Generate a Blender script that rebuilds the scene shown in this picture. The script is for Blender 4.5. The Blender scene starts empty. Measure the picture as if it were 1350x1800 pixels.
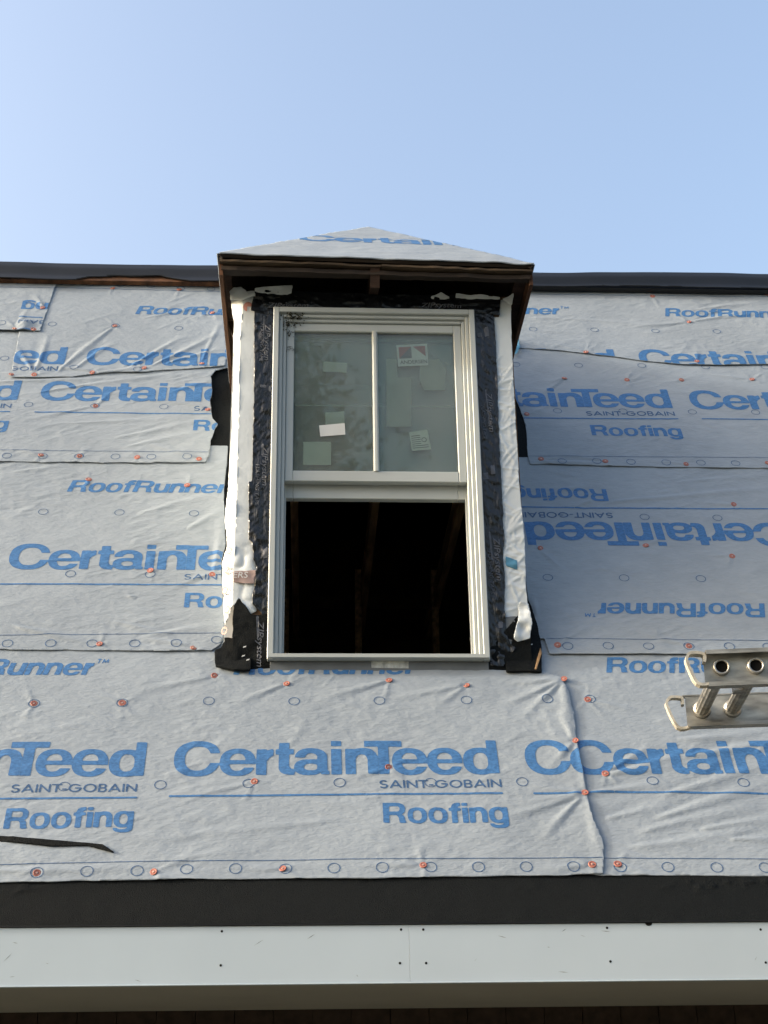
import bpy, math, random
import numpy as np
from mathutils import Matrix, Vector

# ------------------------------------------------------------------ camera, sky, sun, exposure
ZO = 1.6                                    # eye height above the ground
sc = bpy.context.scene
C = sc.collection
CAM_R = [[0.998584, -0.051242, -0.014274], [-0.00755, -0.402165, 0.915536], [0.052655, 0.914132, 0.401982]]
CAM_F = 2520.39
CAM_O = [0.1348, -5.4, 0.0]
BETA = 1.086188
Z0 = 1.6981
SHEETS = {
 'B': {
  'poly': [(1.0248, 0.231), (3.4883, 0.2186), (2.937, -1.0129), (1.1518, -0.9943), (0.9838, -0.9777)],
  'words': [('CT', (1.1012, -0.5443), None), ('CT>', (1.1012, -0.5443), None), ('RR', (1.3189, -0.0228), None)],
  'lines': [((0.9359, -0.6334), (1.2468, -0.6292), 0.008), ((1.2468, -0.6292), (2.0806, -0.6429), 0.008), ((0.9615, -0.9213), (1.9961, -0.9328), 0.003)],
  'circ': [(1.2273, -0.1655), (1.3957, -0.5776), (1.7305, -0.5867), (1.2122, -0.9614), (1.3779, -0.9625), (1.5479, -0.9649), (1.7167, -0.966)],
  'caps': [(1.2179, -0.1685), (1.2275, -0.5419), (1.2065, -0.9482)],
 },
 'A': {
  'poly': [(-2.7563, 0.1925), (-0.2319, 0.2207), (-0.0206, -0.0018), (0.8281, -0.0059), (1.0559, -0.0243), (1.127, -0.0493), (1.1501, -0.1267), (1.1509, -0.2473), (1.1432, -0.3781), (1.1443, -0.5179), (1.1475, -0.6521), (1.1483, -0.7556), (1.1629, -0.8188), (1.1699, -0.8512), (1.1498, -0.9914), (0.3991, -1.0037), (-0.3168, -1.0021), (-0.8802, -1.0107), (-2.2803, -1.0061)],
  'words': [('CT', (-0.3465, -0.5505), (0.829, -0.5443)), ('CT-', (-0.3465, -0.5505), None), ('CT+', (0.9392, -0.5473), None), ('SG', (0.397, -0.6138), (0.8349, -0.61)), ('SG', (-0.9097, -0.6289), (-0.4672, -0.6253)), ('RF', (0.4056, -0.7711), (0.8388, -0.7707)), ('RF', (-0.9083, -0.7894), (-0.4656, -0.7817)), ('RR', None, (-0.6963, -0.0423)), ('RR', (-0.1473, -0.0396), (0.5593, -0.0349))],
  'lines': [((-0.353, -0.6465), (0.8404, -0.6365), 0.008), ((-1.2357, -0.6586), (-0.4626, -0.6513), 0.008), ((0.9493, -0.6382), (1.1476, -0.6376), 0.008), ((-1.1739, -0.9449), (-0.5138, -0.9305), 0.003), ((-0.5138, -0.9305), (0.402, -0.9245), 0.003), ((0.402, -0.9245), (1.1563, -0.9245), 0.003)],
  'circ': [(-0.8923, -0.195), (-0.5629, -0.1918), (-0.2379, -0.1811), (0.0859, -0.1824), (0.4118, -0.1791), (0.7467, -0.1758), (1.0597, -0.1725), (-0.7245, -0.6009), (-0.3856, -0.5928), (-0.0719, -0.5885), (0.2545, -0.5856), (0.5831, -0.5866), (0.9163, -0.5836), (-0.7641, -0.9745), (-0.5985, -0.9699), (-0.4317, -0.9687), (-0.2665, -0.9628), (-0.1021, -0.9615), (0.0668, -0.9627), (0.2305, -0.9626), (0.3949, -0.9614), (0.5599, -0.9601), (0.7235, -0.96), (0.8877, -0.9599), (1.0503, -0.961)],
  'caps': [(-0.7639, -0.9757), (-0.3762, -0.9737), (0.0572, -0.9626), (0.5351, -0.9516), (1.1164, -0.9531), (-0.0519, -0.5793), (0.4337, -0.5134), (1.1374, -0.6362), (1.1377, -0.3867), (-0.8923, -0.195), (-0.5629, -0.1918), (-0.2239, -0.0459), (0.0562, -0.0885), (0.4532, -0.0693), (0.7532, -0.0966), (1.1384, -0.0649)],
 },
 'C': {
  'poly': [(-3.2452, 1.429), (-0.2438, 1.4623), (-0.2443, 1.2579), (-0.2457, 1.1297), (-0.2363, 0.9448), (-0.2191, 0.7487), (-0.2304, 0.6354), (-0.228, 0.5435), (-0.2095, 0.3662), (-0.1983, 0.1902), (-0.2126, 0.1181), (-0.2423, 0.0873), (-0.6251, 0.0875), (-1.0676, 0.0924), (-2.7133, 0.0896)],
  'words': [('CT', (-1.1237, 0.5726), None), ('CT-', (-1.1237, 0.5726), None), ('SG', (-0.382, 0.508), None), ('RF', (-0.3697, 0.3376), None), ('RR', (-0.9408, 1.1014), None)],
  'lines': [((-1.4796, 0.4766), (-0.2175, 0.477), 0.008), ((-1.4124, 0.1651), (-0.1959, 0.1869), 0.003)],
  'circ': [(-1.0443, 0.1245), (-0.8761, 0.1252), (-0.7139, 0.1258), (-0.5468, 0.1265), (-0.3837, 0.1288), (-0.2254, 0.1473), (-1.0274, 0.9553), (-0.6956, 0.9553), (-0.3692, 0.9532), (-0.8538, 0.5422), (-0.5239, 0.5412)],
  'caps': [(-0.6846, 0.1227), (-0.3146, 0.1015), (-0.5262, 0.5666), (-0.266, 0.5432), (-0.8588, 1.193), (-0.4135, 1.1569)],
 },
 'D': {
  'poly': [(-3.6502, 2.4543), (-1.3003, 2.491), (-0.2898, 2.2401), (-0.2846, 2.1332), (-0.3343, 2.1004), (-0.351, 2.0427), (-0.3456, 1.8499), (-0.3273, 1.6748), (-0.306, 1.6324), (-0.3183, 1.5617), (-0.3298, 1.483), (-0.3264, 1.3792), (-0.3333, 1.3192), (-0.8113, 1.3161), (-1.2754, 1.3154), (-3.1876, 1.2894)],
  'words': [('CT', (-1.1754, 1.8153), None), ('CT-', (-1.1754, 1.8153), None), ('SG', (-0.4238, 1.7354), None), ('SG', None, (-1.2973, 1.7446)), ('RF', (-0.4155, 1.5716), None), ('RF', None, (-1.2866, 1.5673))],
  'lines': [((-1.1817, 1.7132), (-0.3322, 1.7131), 0.008), ((-1.7457, 1.714), (-1.2949, 1.7134), 0.008), ((-1.6792, 1.4059), (-0.333, 1.4015), 0.003)],
  'circ': [(-1.252, 1.3597), (-1.089, 1.3601), (-0.9231, 1.3606), (-0.7566, 1.3611), (-0.5923, 1.3615), (-0.4278, 1.3642), (-1.2183, 1.7753), (-0.8996, 1.772), (-0.5686, 1.769), (-1.4013, 2.1859)],
  'caps': [(-1.0978, 1.3666), (-0.9205, 1.3606), (-0.6571, 1.356), (-0.3717, 1.3473), (-0.8966, 1.7697), (-0.3564, 1.7513)],
 },
 'E': {
  'poly': [(-1.388, 2.6796), (-1.446, 3.0457), (-0.3295, 3.0507), (-0.325, 2.5929), (-0.2862, 2.2291), (-0.2901, 2.1328), (-0.4765, 2.102), (-0.5974, 2.0861), (-0.6864, 2.0683), (-0.83, 2.065), (-0.9454, 2.0416), (-1.0402, 2.0162), (-1.1983, 2.01), (-1.3425, 2.0067), (-1.3583, 2.3108)],
  'words': [('CT', (-0.9925, 2.1266), None), ('CT-', (-0.9925, 2.1266), None), ('SG', None, (-1.1194, 2.0635)), ('RR', (-0.7862, 2.6265), None)],
  'lines': [((-1.4223, 2.8961), (-0.3207, 2.872), 0.003)],
  'circ': [(-1.2084, 2.5105), (-0.8804, 2.5024), (-0.551, 2.4886), (-1.0427, 2.0992), (-0.7248, 2.0857), (-1.2236, 2.9396), (-1.0658, 2.9322), (-0.8994, 2.9313), (-0.7354, 2.9271), (-0.5698, 2.9044), (-0.4059, 2.9033)],
  'caps': [(-1.3408, 2.0299), (-1.2288, 2.0273), (-0.9469, 2.0545), (-0.6952, 2.1021), (-0.4084, 2.1512), (-0.8834, 2.5023), (-1.279, 2.9192), (-0.9383, 2.8928), (-0.5781, 2.8917), (-0.3853, 2.6499)],
 },
 'F': {
  'poly': [(-3.8443, 2.9536), (-1.2241, 3.0151), (-1.2457, 2.8832), (-1.2533, 2.6422), (-1.2591, 2.5203), (-1.2578, 2.4324), (-1.4652, 2.438), (-3.6195, 2.3876)],
  'words': [('RF', None, (-1.3933, 2.7179)), ('SG', None, (-1.3851, 2.5368)), ('CT', None, (-1.3842, 2.4402))],
  'lines': [((-1.3907, 2.5712), (-1.2655, 2.5632), 0.008), ((-1.9947, 2.8779), (-1.2352, 2.8742), 0.003)],
  'circ': [(-1.468, 2.5059), (-1.4416, 2.9264)],
  'caps': [(-1.3913, 2.4485), (-1.2947, 2.4455), (-1.2805, 2.665)],
 },
 'I': {
  'poly': [(1.1102, 1.4577), (4.0462, 1.474), (3.4201, 0.0753), (1.6467, 0.0776), (1.1016, 0.0742), (1.0898, 0.1627), (1.062, 0.1626), (1.0513, 0.4094), (1.0649, 0.7423), (1.0997, 1.191)],
  'words': [('CT', None, (1.0914, 0.91)), ('SG', (1.4984, 0.9798), None), ('RF', (1.4976, 1.1537), None), ('RR', None, (1.3336, 0.3776))],
  'lines': [((2.5612, 1.0155), (1.3328, 1.0128), 0.008), ((1.3328, 1.0128), (1.0699, 1.0157), 0.008), ((1.0967, 0.1627), (2.3093, 0.1511), 0.003)],
  'circ': [(1.151, 0.5362), (1.4775, 0.5351), (1.8081, 0.534), (1.6405, 0.9508), (1.9712, 0.9486), (1.1786, 0.1185), (1.3427, 0.1207), (1.5064, 0.1181), (1.6713, 0.1187), (1.8366, 0.1193), (1.9951, 0.1182)],
  'caps': [(2.0691, 1.0469), (1.1429, 0.7276), (1.6096, 0.7515), (1.9774, 0.6818), (1.1378, 0.1232), (1.6713, 0.1187)],
 },
 'H': {
  'poly': [(1.1954, 2.5017), (4.504, 2.5025), (3.9792, 1.33), (2.2931, 1.3178), (1.6178, 1.323), (1.1686, 1.3361), (1.1656, 1.4035), (1.1789, 1.5652), (1.1803, 1.6747), (1.1711, 1.7917), (1.1583, 1.8813), (1.1718, 2.1946)],
  'words': [('CT', None, (1.9377, 1.812)), ('CT', (2.0366, 1.8065), None), ('SG', (1.4935, 1.7365), (1.9382, 1.7427)), ('RF', (1.4963, 1.5685), (1.9368, 1.5669))],
  'lines': [((1.1733, 1.7108), (1.9471, 1.716), 0.008), ((2.0607, 1.7182), (2.7647, 1.7194), 0.008), ((1.1676, 1.3967), (2.6717, 1.4005), 0.003)],
  'circ': [(1.3214, 1.3564), (1.4861, 1.359), (1.6479, 1.3571), (1.8154, 1.3552), (1.981, 1.3556), (2.1466, 1.3537), (1.1948, 2.1898), (1.5196, 2.1922), (1.8491, 2.1946), (2.1822, 2.1917), (2.4982, 2.1991), (1.3553, 1.7756), (1.6808, 1.7771), (2.028, 1.779), (2.3456, 1.7803)],
  'caps': [(1.4288, 2.0675), (1.7487, 2.0589), (2.0315, 2.0653), (2.4002, 2.0789), (1.1993, 1.743), (1.224, 1.3728), (1.5267, 1.3597), (1.9079, 1.3432), (2.3005, 1.3583)],
 },
 'G': {
  'poly': [(1.2677, 3.0707), (4.7832, 3.1319), (4.4034, 2.2834), (2.5159, 2.2159), (2.2517, 2.2014), (2.0434, 2.2046), (1.8639, 2.2329), (1.7236, 2.2679), (1.5615, 2.3024), (1.4303, 2.3269), (1.2433, 2.3388), (1.1779, 2.3427)],
  'words': [('RR', None, (1.4868, 2.683)), ('RR', (2.0703, 2.6847), None), ('CT', (1.8451, 2.1782), None), ('CT', None, (1.7207, 2.1779))],
  'lines': [((1.2652, 2.8993), (3.1124, 2.9184), 0.003)],
  'circ': [(1.3226, 2.5283), (1.6534, 2.5315), (1.9817, 2.5288), (2.3158, 2.532), (1.4705, 2.9686), (1.6371, 2.9707), (1.8041, 2.9727), (1.9716, 2.9748), (2.1362, 2.9768), (2.3039, 2.9757), (2.4758, 2.9779), (2.645, 2.98)],
  'caps': [(2.0346, 2.898), (2.6895, 2.937), (2.1841, 2.6283), (1.5744, 2.3083), (2.1451, 2.2343)],
 },
}
MEMB_L = [(-0.2682, 2.1976), (-0.3374, 2.1428), (-0.39, 2.0629), (-0.358, 1.3225), (-0.2726, 1.1939), (-0.2268, 1.152), (-0.2341, 1.8878)]
MEMB_R = [(1.1274, 1.9366), (1.2625, 1.9395), (1.2109, 1.3954), (1.1029, 1.3937)]
MEMB_BL_ROOF = [(-0.1379, 0.3823), (-0.1706, 0.3336), (-0.1919, 0.2518), (-0.198, 0.1917), (-0.1928, 0.1326), (-0.2065, 0.0937), (-0.228, 0.0792), (-0.2234, -0.0049), (-0.1494, -0.0312), (-0.0856, -0.0326), (-0.0833, 0.2189)]
MEMB_BR_ROOF = [(1.0365, 0.4147), (1.0534, 0.355), (1.0681, 0.2415), (1.0691, 0.0984), (1.0538, -0.0345), (0.9135, -0.0349), (0.9404, 0.2239)]
SLIVER = [(1.0649, 0.1017), (1.0643, 0.0595), (1.0331, -0.0299), (1.0256, -0.0267)]
SCRAP = [(-1.0495, -0.807), (-0.9124, -0.8199), (-0.7378, -0.8404), (-0.6069, -0.8533), (-0.5599, -0.8596), (-0.5094, -0.8984), (-0.6054, -0.8654), (-0.734, -0.867), (-0.9087, -0.8419), (-1.0457, -0.8265)]
FLAP_BLUE = [(1.203, 2.3937), (1.2309, 2.4284), (1.2274, 2.316), (1.1927, 2.2436)]
WRAP_R = [(0.9777, 3.4024), (1.0082, 3.4059), (1.0226, 3.3885), (1.0161, 3.2084), (1.0135, 3.0099), (1.0128, 2.7567), (1.0134, 2.5091), (1.0216, 2.2442), (1.0152, 2.0398), (1.0204, 1.9665), (0.9847, 1.8578), (0.9402, 1.7909), (0.9256, 1.8648), (0.9222, 1.937), (0.9249, 2.0886), (0.919, 2.1606), (0.9209, 2.2007), (0.9229, 2.2435), (0.9211, 2.5082), (0.9202, 2.6991), (0.922, 2.9529), (0.9164, 3.161), (0.9154, 3.3107), (0.966, 3.3145)]
WRAP_R_FLAP = [(0.9822, 1.9772), (1.0208, 1.9677), (1.0271, 1.8763), (1.0148, 1.819), (0.9664, 1.8047), (0.9512, 1.8188), (0.974, 1.9072)]
SMUDGE = [(0.9244, 1.9141), (0.9773, 1.9167), (0.958, 1.8542), (0.9387, 1.7876), (0.9237, 1.8065)]
WRAP_L = [(-0.1595, 3.42), (-0.1274, 3.4294), (-0.1, 3.4299), (-0.0681, 1.9377), (-0.1037, 1.9184), (-0.1348, 1.988), (-0.1632, 1.9541), (-0.166, 1.9734), (-0.1633, 2.1194), (-0.1629, 2.3569), (-0.1628, 2.5239), (-0.1632, 2.897), (-0.1666, 3.1187)]
WRAP_L_OUT = [(-0.2194, 3.4277), (-0.1999, 3.4398), (-0.1595, 3.42), (-0.1666, 3.1187), (-0.1632, 2.897), (-0.1628, 2.5239), (-0.1629, 2.3569), (-0.1633, 2.1194), (-0.1659, 1.9686), (-0.1903, 1.8823), (-0.1947, 1.8776), (-0.1998, 1.9732), (-0.2127, 2.0946), (-0.2123, 2.1561), (-0.1939, 2.2307), (-0.2092, 2.3565), (-0.2042, 2.4203), (-0.1975, 2.5106), (-0.1939, 2.6283), (-0.1898, 2.7345), (-0.1912, 2.9515), (-0.1957, 3.2889)]
CORNER_L = []
TAPE_T = [(-0.105, 3.4298), (0.1724, 3.4202), (0.5236, 3.4119), (0.9733, 3.4171), (0.9685, 3.3145), (0.8734, 3.3274), (0.6717, 3.3037), (0.1729, 3.2952), (-0.0503, 3.3029), (-0.1249, 3.3218)]
TAPE_L = [(-0.1078, 3.3337), (0.0236, 3.336), (0.0429, 1.9142), (-0.0336, 1.9067), (-0.0868, 1.9689), (-0.0757, 2.0831), (-0.072, 2.12), (-0.0842, 2.1544), (-0.0927, 2.2264), (-0.1069, 2.2463), (-0.113, 2.5036), (-0.0989, 2.5012), (-0.0989, 2.7142), (-0.1004, 2.9941)]
TAPE_R = [(0.811, 3.3409), (0.9414, 3.3286), (0.9451, 3.1615), (0.9417, 2.9532), (0.9372, 2.6992), (0.9378, 2.5084), (0.937, 2.2436), (0.9279, 2.2007), (0.926, 2.1607), (0.9319, 2.0887), (0.9222, 1.937), (0.9256, 1.8648), (0.9361, 1.8004), (0.9604, 1.7862), (0.9212, 1.7271), (0.9067, 1.7083), (0.8073, 1.7081)]
MEMB_BL_WALL = [(-0.1372, 1.9928), (-0.1588, 1.959), (-0.1617, 1.9015), (-0.1579, 1.6854), (0.0016, 1.6857), (-0.0024, 1.926), (-0.0879, 1.9185)]
MEMB_BR_WALL = [(0.8199, 1.7387), (1.0257, 1.9787), (1.0209, 1.6875), (0.8177, 1.6871)]
BLUE_TAPE = [(0.937, 2.1784), (0.9851, 2.1612), (0.9841, 2.119), (0.9373, 2.136)]
RS_PATCH = [(-0.1646, 2.1049), (-0.0737, 2.1103), (-0.0792, 2.0492), (-0.1633, 2.0561)]
RED_DOT = [(-0.1349, 3.346)]
STK = {'brand': [(0.5125, 3.176), (0.647, 3.1866), (0.6491, 3.0788), (0.5181, 3.0712)], 'white': [(0.1775, 2.7772), (0.2858, 2.7894), (0.2881, 2.7354), (0.1825, 2.7248)], 'square': [(0.1108, 2.7024), (0.2281, 2.7024), (0.2282, 2.5948), (0.1117, 2.5949)], 'pale': [(0.1935, 3.0918), (0.2968, 3.0849), (0.2941, 3.0371), (0.1912, 3.0412)], 'grey': [(0.2027, 2.8412), (0.2825, 2.849), (0.2848, 2.7919), (0.204, 2.7828)], 'tall': [(0.4675, 3.1112), (0.5121, 3.1119), (0.5154, 3.019), (0.5745, 3.0198), (0.5693, 2.7827), (0.4626, 2.7814)], 'blob': [(0.6137, 3.1105), (0.6982, 3.1147), (0.724, 3.067), (0.7206, 2.9605), (0.6296, 2.9592), (0.6111, 3.0036)], 'doc': [(0.5584, 2.7519), (0.6363, 2.7663), (0.6506, 2.6723), (0.5686, 2.6647)]}
PLATE = [(0.3846, 1.7303), (0.5324, 1.7283), (0.5318, 1.698), (0.3865, 1.7001)]
DIRT = [(0.0542, 3.2972), (0.0837, 3.2977), (0.0325, 3.2596), (0.0644, 3.2659), (0.0429, 3.2142), (0.0231, 3.2281), (0.0462, 3.1408), (0.074, 3.2861)]
FASC_N = [(-0.1362, 0.6344), (-0.1366, 0.5278), (0.4485, 0.6354), (0.5214, 0.6348), (0.4428, 0.5298), (0.528, 0.5291), (1.1301, 0.6357), (1.1332, 0.5292), (1.6442, 0.6264), (1.6485, 0.5212)]
FASC_SEAM = (0.4748, 0.5527)
FOLDS = {'A': [((1.1325, -0.6415), (0.8305, -0.7541), 9, 5), ((1.1292, -0.6362), (0.8786, -0.6824), 7, 3.5), ((1.1269, -0.652), (0.9495, -0.8549), 8, 3.5), ((1.1258, -0.6309), (0.9395, -0.5984), 8, 2.5), ((1.1313, -0.068), (0.8765, -0.1967), 8, 5), ((1.1321, -0.0618), (0.9104, -0.0809), 8, 4), ((1.1273, -0.0805), (0.9444, -0.2768), 8, 3.5), ((1.1373, -0.0898), (1.1279, -0.3495), 13, 6), ((1.137, -0.4065), (1.1451, -0.6124), 9, 3.5), ((1.1301, -0.3952), (1.0119, -0.5176), 8, 3), ((1.1455, -0.6652), (1.1534, -0.9051), 13, 4), ((0.4441, -0.0755), (0.1683, -0.1673), 9, 3.5), ((0.7441, -0.0997), (0.4625, -0.167), 9, 3.5), ((0.7436, -0.1058), (0.6125, -0.2178), 8, 2.5), ((-0.2302, -0.0521), (-0.5264, -0.129), 9, 3), ((0.0476, -0.0947), (-0.1443, -0.2034), 8, 3), ((-0.9834, -0.9579), (-0.3791, -0.9408), 10, 4), ((0.0534, -0.965), (-0.1295, -0.9496), 8, 2.5), ((0.5272, -0.954), (0.2558, -0.9474), 8, 2), ((1.1062, -0.9554), (0.9152, -0.9756), 8, 2.5), ((-0.0558, -0.5846), (-0.2849, -0.6468), 8, 2), ((0.4271, -0.5216), (0.2608, -0.5696), 8, 2), ((0.2584, -0.7514), (-0.523, -0.8465), 14, 2.5), ((1.126, -0.3781), (1.1065, -0.2026), 9, 2.5)], 'B': [((1.235, -0.5473), (1.5795, -0.4318), 10, 5), ((1.2359, -0.5419), (1.5012, -0.5014), 9, 4), ((1.2368, -0.5365), (1.4344, -0.4033), 8, 3), ((1.1529, -0.6329), (1.4624, -0.5913), 9, 4), ((1.3693, -0.7534), (1.8451, -0.5762), 12, 5), ((1.297, -0.8163), (1.7746, -0.6905), 12, 5), ((1.5309, -0.4598), (1.9178, -0.3753), 12, 5), ((1.5263, -0.3749), (1.9289, -0.3319), 12, 4), ((1.5181, -0.8049), (1.8204, -0.7555), 8, 5), ((1.6208, -0.8456), (1.7958, -0.8515), 7, 5), ((1.2461, -0.878), (1.7288, -0.7934), 12, 4), ((1.4094, -0.6497), (1.8673, -0.4884), 11, 4), ((1.1859, -0.7525), (1.4458, -0.6761), 10, 3), ((1.2246, -0.1685), (1.4007, -0.2286), 8, 2)], 'C': [((-1.0466, 0.2325), (-0.6921, 0.1292), 9, 5), ((-0.6434, 0.2546), (-0.4088, 0.1629), 9, 4), ((-0.322, 0.1112), (-0.5667, 0.1688), 8, 3), ((-0.6195, 0.9402), (-0.2669, 1.0959), 12, 4), ((-0.389, 0.8438), (-0.2359, 0.9852), 12, 5), ((-0.6025, 0.4089), (-0.566, 0.3917), 6, 4), ((-0.5171, 0.5703), (-0.7562, 0.6307), 8, 2), ((-0.2778, 0.5431), (-0.4318, 0.4523), 8, 2.5), ((-0.2612, 0.5433), (-0.2424, 0.9648), 12, 4), ((-1.213, 1.2434), (-0.9408, 1.3126), 10, 3), ((-0.5212, 0.1624), (-0.2094, 0.23), 10, 3)], 'D': [((-1.4419, 1.9668), (-0.5844, 2.027), 10, 5), ((-1.2058, 1.8715), (-0.4325, 2.0772), 9, 5), ((-1.4016, 2.0548), (-0.8864, 1.9639), 9, 3.5), ((-0.7805, 1.5072), (-0.3521, 1.6791), 10, 3.5), ((-0.7205, 1.44), (-0.3438, 1.5846), 9, 3.5), ((-1.0338, 1.6187), (-0.4064, 1.678), 9, 2.5), ((-0.3853, 1.356), (-0.646, 1.4867), 8, 3), ((-0.3542, 1.7611), (-0.6796, 1.8429), 8, 3), ((-0.9048, 1.7695), (-1.2504, 1.6381), 8, 2.5), ((-1.0978, 1.3666), (-1.269, 1.4307), 8, 2.5), ((-0.5458, 1.8955), (-0.3515, 2.0013), 8, 3)], 'E': [((-0.7738, 2.095), (-0.4993, 2.4277), 9, 5), ((-0.6707, 2.1132), (-0.3191, 2.4779), 9, 5), ((-0.9385, 2.0547), (-0.5934, 2.1414), 8, 4.5), ((-1.2304, 2.0376), (-1.3914, 2.3374), 8, 4), ((-1.232, 2.0479), (-1.2167, 2.4253), 8, 4.5), ((-1.1204, 2.0505), (-0.9739, 2.3483), 9, 5), ((-1.0399, 2.0783), (-0.8581, 2.3513), 9, 4.5), ((-0.5934, 2.1414), (-0.3013, 2.2995), 8, 4), ((-0.4091, 2.1618), (-0.325, 2.5929), 8, 3.5), ((-0.888, 2.4908), (-1.0537, 2.1834), 9, 3), ((-0.749, 2.5809), (-0.3386, 2.7405), 10, 3), ((-0.9544, 2.0699), (-1.2438, 2.1259), 8, 4)], 'F': [((-1.3932, 2.4597), (-1.4694, 2.5488), 8, 3), ((-1.3873, 2.4599), (-1.3556, 2.6686), 8, 2.5), ((-1.2805, 2.665), (-1.3487, 2.8187), 8, 3), ((-1.2805, 2.665), (-1.4543, 2.7251), 8, 2)], 'I': [((1.4684, 1.0518), (2.2852, 1.1731), 10, 8), ((1.4188, 1.0679), (1.3328, 1.0128), 6, 6), ((1.8108, 1.2011), (2.2802, 1.2603), 9, 3), ((1.2156, 1.1073), (1.4381, 1.1958), 10, 3), ((1.6726, 0.1253), (1.4754, 0.2045), 8, 2.5), ((1.1386, 0.1298), (1.3456, 0.2718), 8, 3), ((1.137, 0.7199), (1.2437, 0.5553), 8, 2), ((2.0681, 1.0427), (1.8911, 1.074), 8, 2.5), ((1.0771, 0.2875), (1.0722, 0.4451), 8, 4)], 'H': [((1.1701, 1.3495), (1.5664, 1.3379), 8, 4), ((1.1982, 1.7332), (1.4271, 1.8869), 8, 2.5), ((1.4215, 2.0568), (1.2554, 1.8833), 8, 2.5), ((2.393, 2.0734), (2.1407, 2.1368), 8, 2), ((1.9088, 1.3477), (1.6825, 1.3847), 8, 2), ((1.5274, 1.3642), (1.2551, 1.4277), 8, 2.5)], 'G': [((1.3141, 2.6394), (1.9865, 2.5874), 9, 3), ((2.1841, 2.6283), (2.6615, 2.799), 9, 4), ((2.1829, 2.6223), (1.828, 2.5654), 8, 3), ((2.2387, 2.756), (2.6771, 2.8614), 9, 3.5), ((2.3776, 2.6695), (2.6492, 2.7497), 9, 3.5), ((1.5752, 2.3139), (1.3779, 2.4096), 8, 2)]}
LAD_NEAR = [(1.0214, 0.9693), (1.0241, 0.9826), (1.0171, 0.9899), (0.9925, 0.9905), (0.9837, 0.9798), (0.9836, 0.9665), (1.001, 0.9216), (1.0289, 0.919)]
LAD_FAR = [(1.0775, 0.9925), (1.0775, 1.0072), (1.0707, 1.0117), (1.0475, 1.0116), (1.0377, 0.9998), (1.0379, 0.9866), (1.0589, 0.9354), (1.0891, 0.9353)]
FLASH_TOP = [(-2.1756, 3.0549), (-1.5608, 3.0442), (-0.3831, 3.0396), (0.5429, 3.0259), (1.3842, 3.0283), (2.7105, 3.0528), (4.7498, 3.1137)]
FLASH_BOT = [(-2.1395, 2.8986), (-1.5383, 2.9123), (-1.3541, 2.8997), (-1.1416, 2.9035), (-1.0696, 2.9372), (-0.9332, 2.9512), (-0.7794, 2.95), (-0.6875, 2.9562), (-0.6084, 2.9305), (-0.5145, 2.9085), (-0.3143, 2.9088), (1.2439, 2.9091), (1.8788, 2.9231), (2.3566, 2.9194), (4.6904, 2.981)]

cam = bpy.data.cameras.new('camera'); cam_o = bpy.data.objects.new('camera', cam); C.objects.link(cam_o)
cam.sensor_fit = 'HORIZONTAL'; cam.sensor_width = 36.0; cam.lens = 36.0 * CAM_F / 1350.0
cam.clip_start = 0.05; cam.clip_end = 3000.0
_r, _u, _f = [Vector(a) for a in CAM_R]
_m = Matrix(((_r.x, _u.x, -_f.x, CAM_O[0]), (_r.y, _u.y, -_f.y, CAM_O[1]), (_r.z, _u.z, -_f.z, CAM_O[2] + ZO), (0, 0, 0, 1)))
cam_o.matrix_world = _m
sc.camera = cam_o

SUN_EL = math.radians(18.0)
SUN_AZ = math.radians(5.5)                 # how far in front of the wall plane the sun stands (it comes from the left)
sun_dir = Vector((-math.cos(SUN_EL) * math.cos(SUN_AZ), -math.cos(SUN_EL) * math.sin(SUN_AZ), math.sin(SUN_EL)))
world = bpy.data.worlds.new('World'); sc.world = world; world.use_nodes = True
nt = world.node_tree
sky = nt.nodes.new('ShaderNodeTexSky'); sky.sky_type = 'NISHITA'; sky.sun_disc = False
sky.sun_elevation = SUN_EL
sky.sun_rotation = math.atan2(sun_dir.x, sun_dir.y)
sky.altitude = 0.0; sky.air_density = 1.08; sky.dust_density = 9.0; sky.ozone_density = 1.0
bg = nt.nodes['Background']; bg.inputs[1].default_value = 0.15
nt.links.new(sky.outputs[0], bg.inputs[0])
sun = bpy.data.lights.new('sun', 'SUN'); sun.energy = 1.0; sun.angle = math.radians(3.0); sun.color = (1.0, 0.95, 0.87)
sun_o = bpy.data.objects.new('sun', sun); C.objects.link(sun_o)
sun_o.location = (-8, -2, 12); sun_o.rotation_euler = sun_dir.to_track_quat('Z', 'Y').to_euler()
vs = sc.view_settings
vs.view_transform = 'Standard'; vs.look = 'None'; vs.gamma = 1.0; vs.exposure = 1.82; vs.use_curve_mapping = False
sc.render.film_transparent = False
sc.cycles.max_bounces = 8; sc.cycles.transparent_max_bounces = 16

# ------------------------------------------------------------------ helpers
random.seed(7)
CB, SB = math.cos(BETA), math.sin(BETA)
def roofP(u, v, n):
    """roof frame: u to the right, v up the slope, n out of the roof"""
    return np.stack([u, v * CB - n * SB, Z0 + ZO + v * SB + n * CB], -1)
def wallP(u, v, n):
    """dormer front wall frame: u to the right, v height, n towards the viewer"""
    return np.stack([u, -n, v + ZO + 0 * u], -1)

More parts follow.
